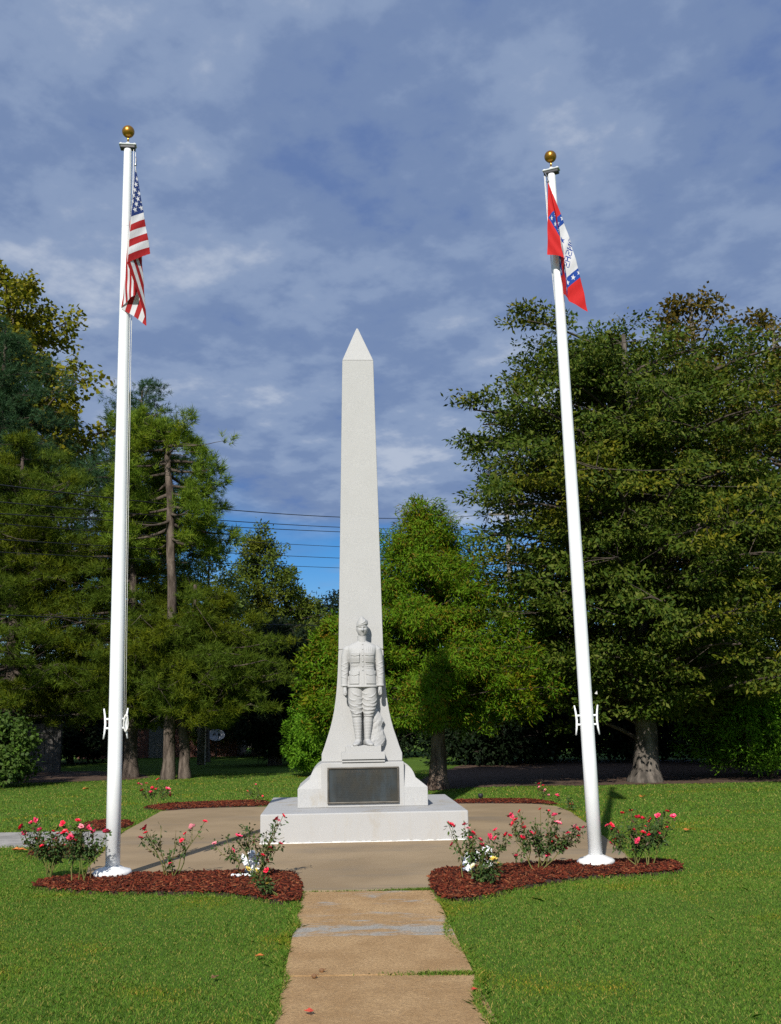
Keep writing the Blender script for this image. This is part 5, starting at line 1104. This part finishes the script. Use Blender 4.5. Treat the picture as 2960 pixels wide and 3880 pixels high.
tree('young_tree', 'pale green young tree in front of the dark juniper', (-7.4, 42), [(0, 0, 0, 0.14), (0, 0, 8.0, 0.03)],
     [(3.5, 1.4), (5, 1.7), (6.8, 1.5), (8.2, 0.8), (9.0, 0.3)], 60, 6, 26, (0.16, 0.075), L_LIGHT, B_OAK, 132, up=0.6, cs=(0.4, 0.34), lump=0.25, shell=(0.35, 1.05), limb_r=0.025, twig=0.3)
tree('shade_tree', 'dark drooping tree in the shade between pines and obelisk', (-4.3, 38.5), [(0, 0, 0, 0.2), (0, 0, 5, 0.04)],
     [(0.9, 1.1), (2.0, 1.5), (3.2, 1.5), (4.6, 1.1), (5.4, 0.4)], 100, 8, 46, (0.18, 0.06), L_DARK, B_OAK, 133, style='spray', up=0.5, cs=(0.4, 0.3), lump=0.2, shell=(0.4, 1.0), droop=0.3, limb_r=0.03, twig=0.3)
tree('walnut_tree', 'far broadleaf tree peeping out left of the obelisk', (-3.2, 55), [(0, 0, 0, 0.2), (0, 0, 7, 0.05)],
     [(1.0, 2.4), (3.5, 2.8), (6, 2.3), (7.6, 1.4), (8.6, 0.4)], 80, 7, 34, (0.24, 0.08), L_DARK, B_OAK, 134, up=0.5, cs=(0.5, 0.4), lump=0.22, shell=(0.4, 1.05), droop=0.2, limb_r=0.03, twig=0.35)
tree('leafy_shrub', 'round-leaved green shrub at the far left edge of the lawn', (-10.6, 28.3), [(0, 0, 0, 0.05), (0, 0, 1.5, 0.02)],
     [(0.2, 0.9), (0.7, 1.2), (1.3, 1.0), (1.9, 0.4)], 60, 6, 34, (0.12, 0.095), L_SHRUB, B_OAK, 135, up=0.5, cs=(0.24, 0.2), lump=0.18, shell=(0.5, 1.0), limb_r=0.02, twig=0.16, cat='shrub', zmin=0.1)
# undergrowth that closes the view under the crowns
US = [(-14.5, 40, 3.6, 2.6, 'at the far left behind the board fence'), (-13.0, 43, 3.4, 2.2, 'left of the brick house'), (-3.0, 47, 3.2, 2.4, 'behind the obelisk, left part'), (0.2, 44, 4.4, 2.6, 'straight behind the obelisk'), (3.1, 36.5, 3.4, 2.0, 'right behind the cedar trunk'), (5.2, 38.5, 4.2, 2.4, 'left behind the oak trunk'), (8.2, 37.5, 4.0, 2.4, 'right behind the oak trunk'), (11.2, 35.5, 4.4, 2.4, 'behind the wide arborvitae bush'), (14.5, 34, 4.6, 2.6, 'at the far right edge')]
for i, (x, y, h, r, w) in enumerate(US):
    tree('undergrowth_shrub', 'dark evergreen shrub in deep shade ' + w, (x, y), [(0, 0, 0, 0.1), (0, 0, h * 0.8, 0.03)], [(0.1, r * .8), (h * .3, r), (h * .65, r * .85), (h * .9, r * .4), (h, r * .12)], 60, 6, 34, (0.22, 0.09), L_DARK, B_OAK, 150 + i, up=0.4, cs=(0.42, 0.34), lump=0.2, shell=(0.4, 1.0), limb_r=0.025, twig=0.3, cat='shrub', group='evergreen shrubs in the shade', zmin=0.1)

# far wood closing the horizon: reads as one mass
rg = np.random.default_rng(77); Pw = []
for k in range(64):
    a = R(-34 + 68 * k / 63); d = 92 + 12 * rg.uniform(); h = rg.uniform(4.5, 7.0); r = rg.uniform(4, 6)
    m = 900; q = nrm(rg.normal(0, 1, (m, 3))) * np.array([r, r, h * 0.55]) * (0.8 + 0.25 * rg.uniform(0, 1, (m, 1))); q[:, 2] += h * 0.5
    Pw.append(q + np.array([d * math.sin(a), d * math.cos(a), 0]))
Pw = np.concatenate(Pw); Pw = Pw[Pw[:, 2] > 0]; n = len(Pw)
V, F = leaf_quads(Pw, nrm(rg.normal(0, 1, (n, 3))), nrm(rg.normal(0, 1, (n, 3))), rg.uniform(0.6, 1.2, n), rg.uniform(0.5, 0.9, n))
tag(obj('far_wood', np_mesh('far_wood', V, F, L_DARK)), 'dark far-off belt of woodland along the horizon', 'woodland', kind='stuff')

# ------------------------------------------------------------------ fences, house, dish, utility poles and wires
def board_fence(label, p0, p1, h, bw, seed, rails=(0.3, 1.3)):
    p0 = np.array(p0, float); p1 = np.array(p1, float); L = np.linalg.norm(p1 - p0); a = math.atan2(p1[1] - p0[1], p1[0] - p0[0]); rg = np.random.default_rng(seed)
    root = empty('board_fence', (p0[0], p0[1], 0), a); tag(root, label, 'fence'); n = int(L / bw)
    me = [MB().box(0, bw - 0.012, 0, 0.02, 0.03, h).mesh('plank', m) for m in M_FENCE]
    for i in range(n):
        o = obj('plank', me[rg.integers(0, 2)], root); o.location = (i * bw, rg.normal(0, 0.003), rg.normal(0, 0.012)); o.rotation_euler.y = rg.normal(0, 0.006)
    for z in rails: MB().box(0, n * bw, -0.045, -0.006, z * h / 1.6, z * h / 1.6 + 0.09).build('rail', M_FENCE[0], root)
    k = max(2, int(L / 1.2) + 1)
    for i in range(k): x = i * (n * bw - 0.1) / (k - 1); MB().box(x, x + 0.1, -0.15, -0.05, 0, h - 0.05).build('post', M_FENCE[0], root)
board_fence('dark weathered board fence behind the shrub on the left', (-13.9, 35.6), (-11.0, 35.4), 1.6, 0.145, 1)
board_fence('distant board fence panel showing left of the arborvitae', (-8.6, 60), (-4.2, 60.2), 1.55, 0.2, 2)

hs = empty('brick_house', (-10.5, 47.5, 0), R(4)); tag(hs, 'low red brick house in the shade behind the pine trunks', 'house')
def brickmat():
    m, nd, lk, b = newmat('brick_wall'); t = nd.new('ShaderNodeTexCoord'); mp = nd.new('ShaderNodeMapping'); mp.inputs['Rotation'].default_value = (R(90), 0, 0); lk.new(t.outputs['Object'], mp.inputs[0])
    br_ = nd.new('ShaderNodeTexBrick'); br_.inputs['Scale'].default_value = 4.5; br_.inputs['Color1'].default_value = (0.22, 0.075, 0.05, 1); br_.inputs['Color2'].default_value = (0.14, 0.05, 0.035, 1); br_.inputs['Mortar'].default_value = (0.3, 0.27, 0.24, 1)
    br_.inputs['Mortar Size'].default_value = 0.015; lk.new(mp.outputs[0], br_.inputs['Vector']); lk.new(br_.outputs[0], b.inputs['Base Color']); b.inputs['Roughness'].default_value = 0.9; return m
M_ROOF = plain('roof_shingle', (0.07, 0.065, 0.06), 0.95, var=0.35, scale=9, bmp=0.5)
M_GLASS = plain('window_glass', (0.02, 0.025, 0.03), 0.08, var=0.1)
MB().box(-3.5, 3.5, 0, 6, 0, 2.5).build('wall', brickmat(), hs)
o = MB().add([(-3.9, -0.5, 2.5), (3.9, -0.5, 2.5), (3.9, 6.5, 2.5), (-3.9, 6.5, 2.5), (-3.9, 3, 4.1), (3.9, 3, 4.1)], [(0, 1, 5, 4), (3, 4, 5, 2), (0, 4, 3), (1, 2, 5), (0, 3, 2, 1)]).build('roof', M_ROOF, hs)
for x in (-2.2, 1.6):
    w = MB().box(x, x + 1.1, -0.03, -0.004, 0.9, 2.0).build('window', M_WHITE, hs); MB().box(x + 0.07, x + 1.03, -0.04, -0.032, 0.97, 1.93).build('pane', M_GLASS, w)
MB().box(-0.4, 0.5, -0.05, -0.004, 0, 2.05).build('door', plain('door_paint', (0.25, 0.24, 0.22), 0.5), hs)

ds = empty('satellite_dish', (-7.42, 44.6, 0)); tag(ds, 'grey oval satellite dish on a short post in the shade', 'satellite dish')
M_DISH = plain('dish_grey', (0.42, 0.43, 0.45), 0.45, var=0.08)
dm = MB(); rs = []
for k in range(9):
    q = max(0.01, k / 8); rs.append([(0.36 * q * math.cos(t), -0.05 - 0.0 + 0.075 * (1 - q * q), 0.27 * q * math.sin(t)) for t in [2 * math.pi * j / 32 for j in range(32)]])
do = dm.rings(rs, False).build('reflector', M_DISH, ds, True); sdm = do.modifiers.new('s', 'SOLIDIFY'); sdm.thickness = 0.008
do.location = (0, -0.06, 0.97); do.rotation_euler = (R(-28), 0, R(10))
em = MB().add([(-0.15, 0, 0.04), (-0.10, 0, 0.10), (-0.02, 0, 0.12), (-0.005, 0, 0.06), (-0.06, 0, 0.02)], [(0, 1, 2, 3, 4)]).add([(-0.10, 0, 0.125), (0.0, 0, 0.135), (0.0, 0, 0.15), (-0.09, 0, 0.14)], [(0, 1, 2, 3)]).build('emblem', M_DARKCAST, do); em.location = (-0.02, -0.012, 0.0); em.rotation_euler = (R(-8), 0, 0)
MB().tube([(0, 0, 0), (0, 0, 0.9), (0, -0.04, 0.95)], 0.025, 8).build('mast', M_DARKCAST, ds)
MB().tube([(0.05, -0.1, 0.75), (0.14, -0.38, 0.86), (0.18, -0.46, 0.98)], 0.014, 6).build('feed_arm', M_DARKCAST, ds)
MB().box(0.14, 0.22, -0.52, -0.42, 0.97, 1.06).build('feed_horn', M_DARKCAST, ds, bevel=0.01)

u1 = empty('utility_pole', (-7.15, 39.6, 0)); tag(u1, 'weathered grey utility pole beside the satellite dish', 'utility pole')
MB().tube([(0, 0, -0.1), (0, 0, 2.0), (0.02, 0, 4.3)], [0.15, 0.14, 0.13], 12).build('shaft', M_WOODPOLE, u1, True)
MB().tube([(0.15, -0.02, 0.0), (0.145, -0.02, 3.6)], 0.02, 6).build('conduit', M_STEEL, u1)
UP = (7.5, 66.0)
u2 = empty('utility_pole', (*UP, 0)); tag(u2, 'far wooden utility pole glimpsed through the oak foliage', 'utility pole')
MB().tube([(0, 0, -0.1), (0, 0, 7), (0, 0, 15.2)], [0.2, 0.17, 0.13], 12).build('shaft', M_WOODPOLE, u2, True)
MB().box(-1.2, 1.2, -0.06, 0.06, 14.2, 14.35).build('crossarm', M_WOODPOLE, u2)
for x in (-1.0, -0.3, 0.4, 1.0): MB().lathe([(0.03, 14.35), (0.06, 14.42), (0.03, 14.5)], 10, (x, 0, 0)).build('insulator', M_CAST, u2, True)
# each wire: left height, height where it passes the obelisk, height at the far pole
for zl, zm, ze, w, lab in ((7.21, 9.66, 14.4, .016, 'topmost'), (6.79, 9.24, 13.4, .014, 'second highest'), (6.50, 9.05, 12.9, .014, 'third highest'), (6.27, 8.44, 12.0, .010, 'fourth highest'), (5.89, 7.97, 11.2, .011, 'fifth highest'), (5.59, 7.57, 10.5, .010, 'sixth highest'), (4.13, 5.23, 7.2, .015, 'lowest')):
    xs = lambda Y: -9.5 + 0.405 * (Y - 24)
    co = np.polyfit([24, 41.8, 66], [zl, zm, ze], 2); ys = np.linspace(2, 66, 40)
    o = MB().tube([(xs(y), y, float(np.polyval(co, y))) for y in ys], w, 5).build('overhead_wire', M_WIRE, None, True)
    tag(o, lab + ' of the seven overhead wires crossing left of the obelisk', 'wire', 'overhead wires')
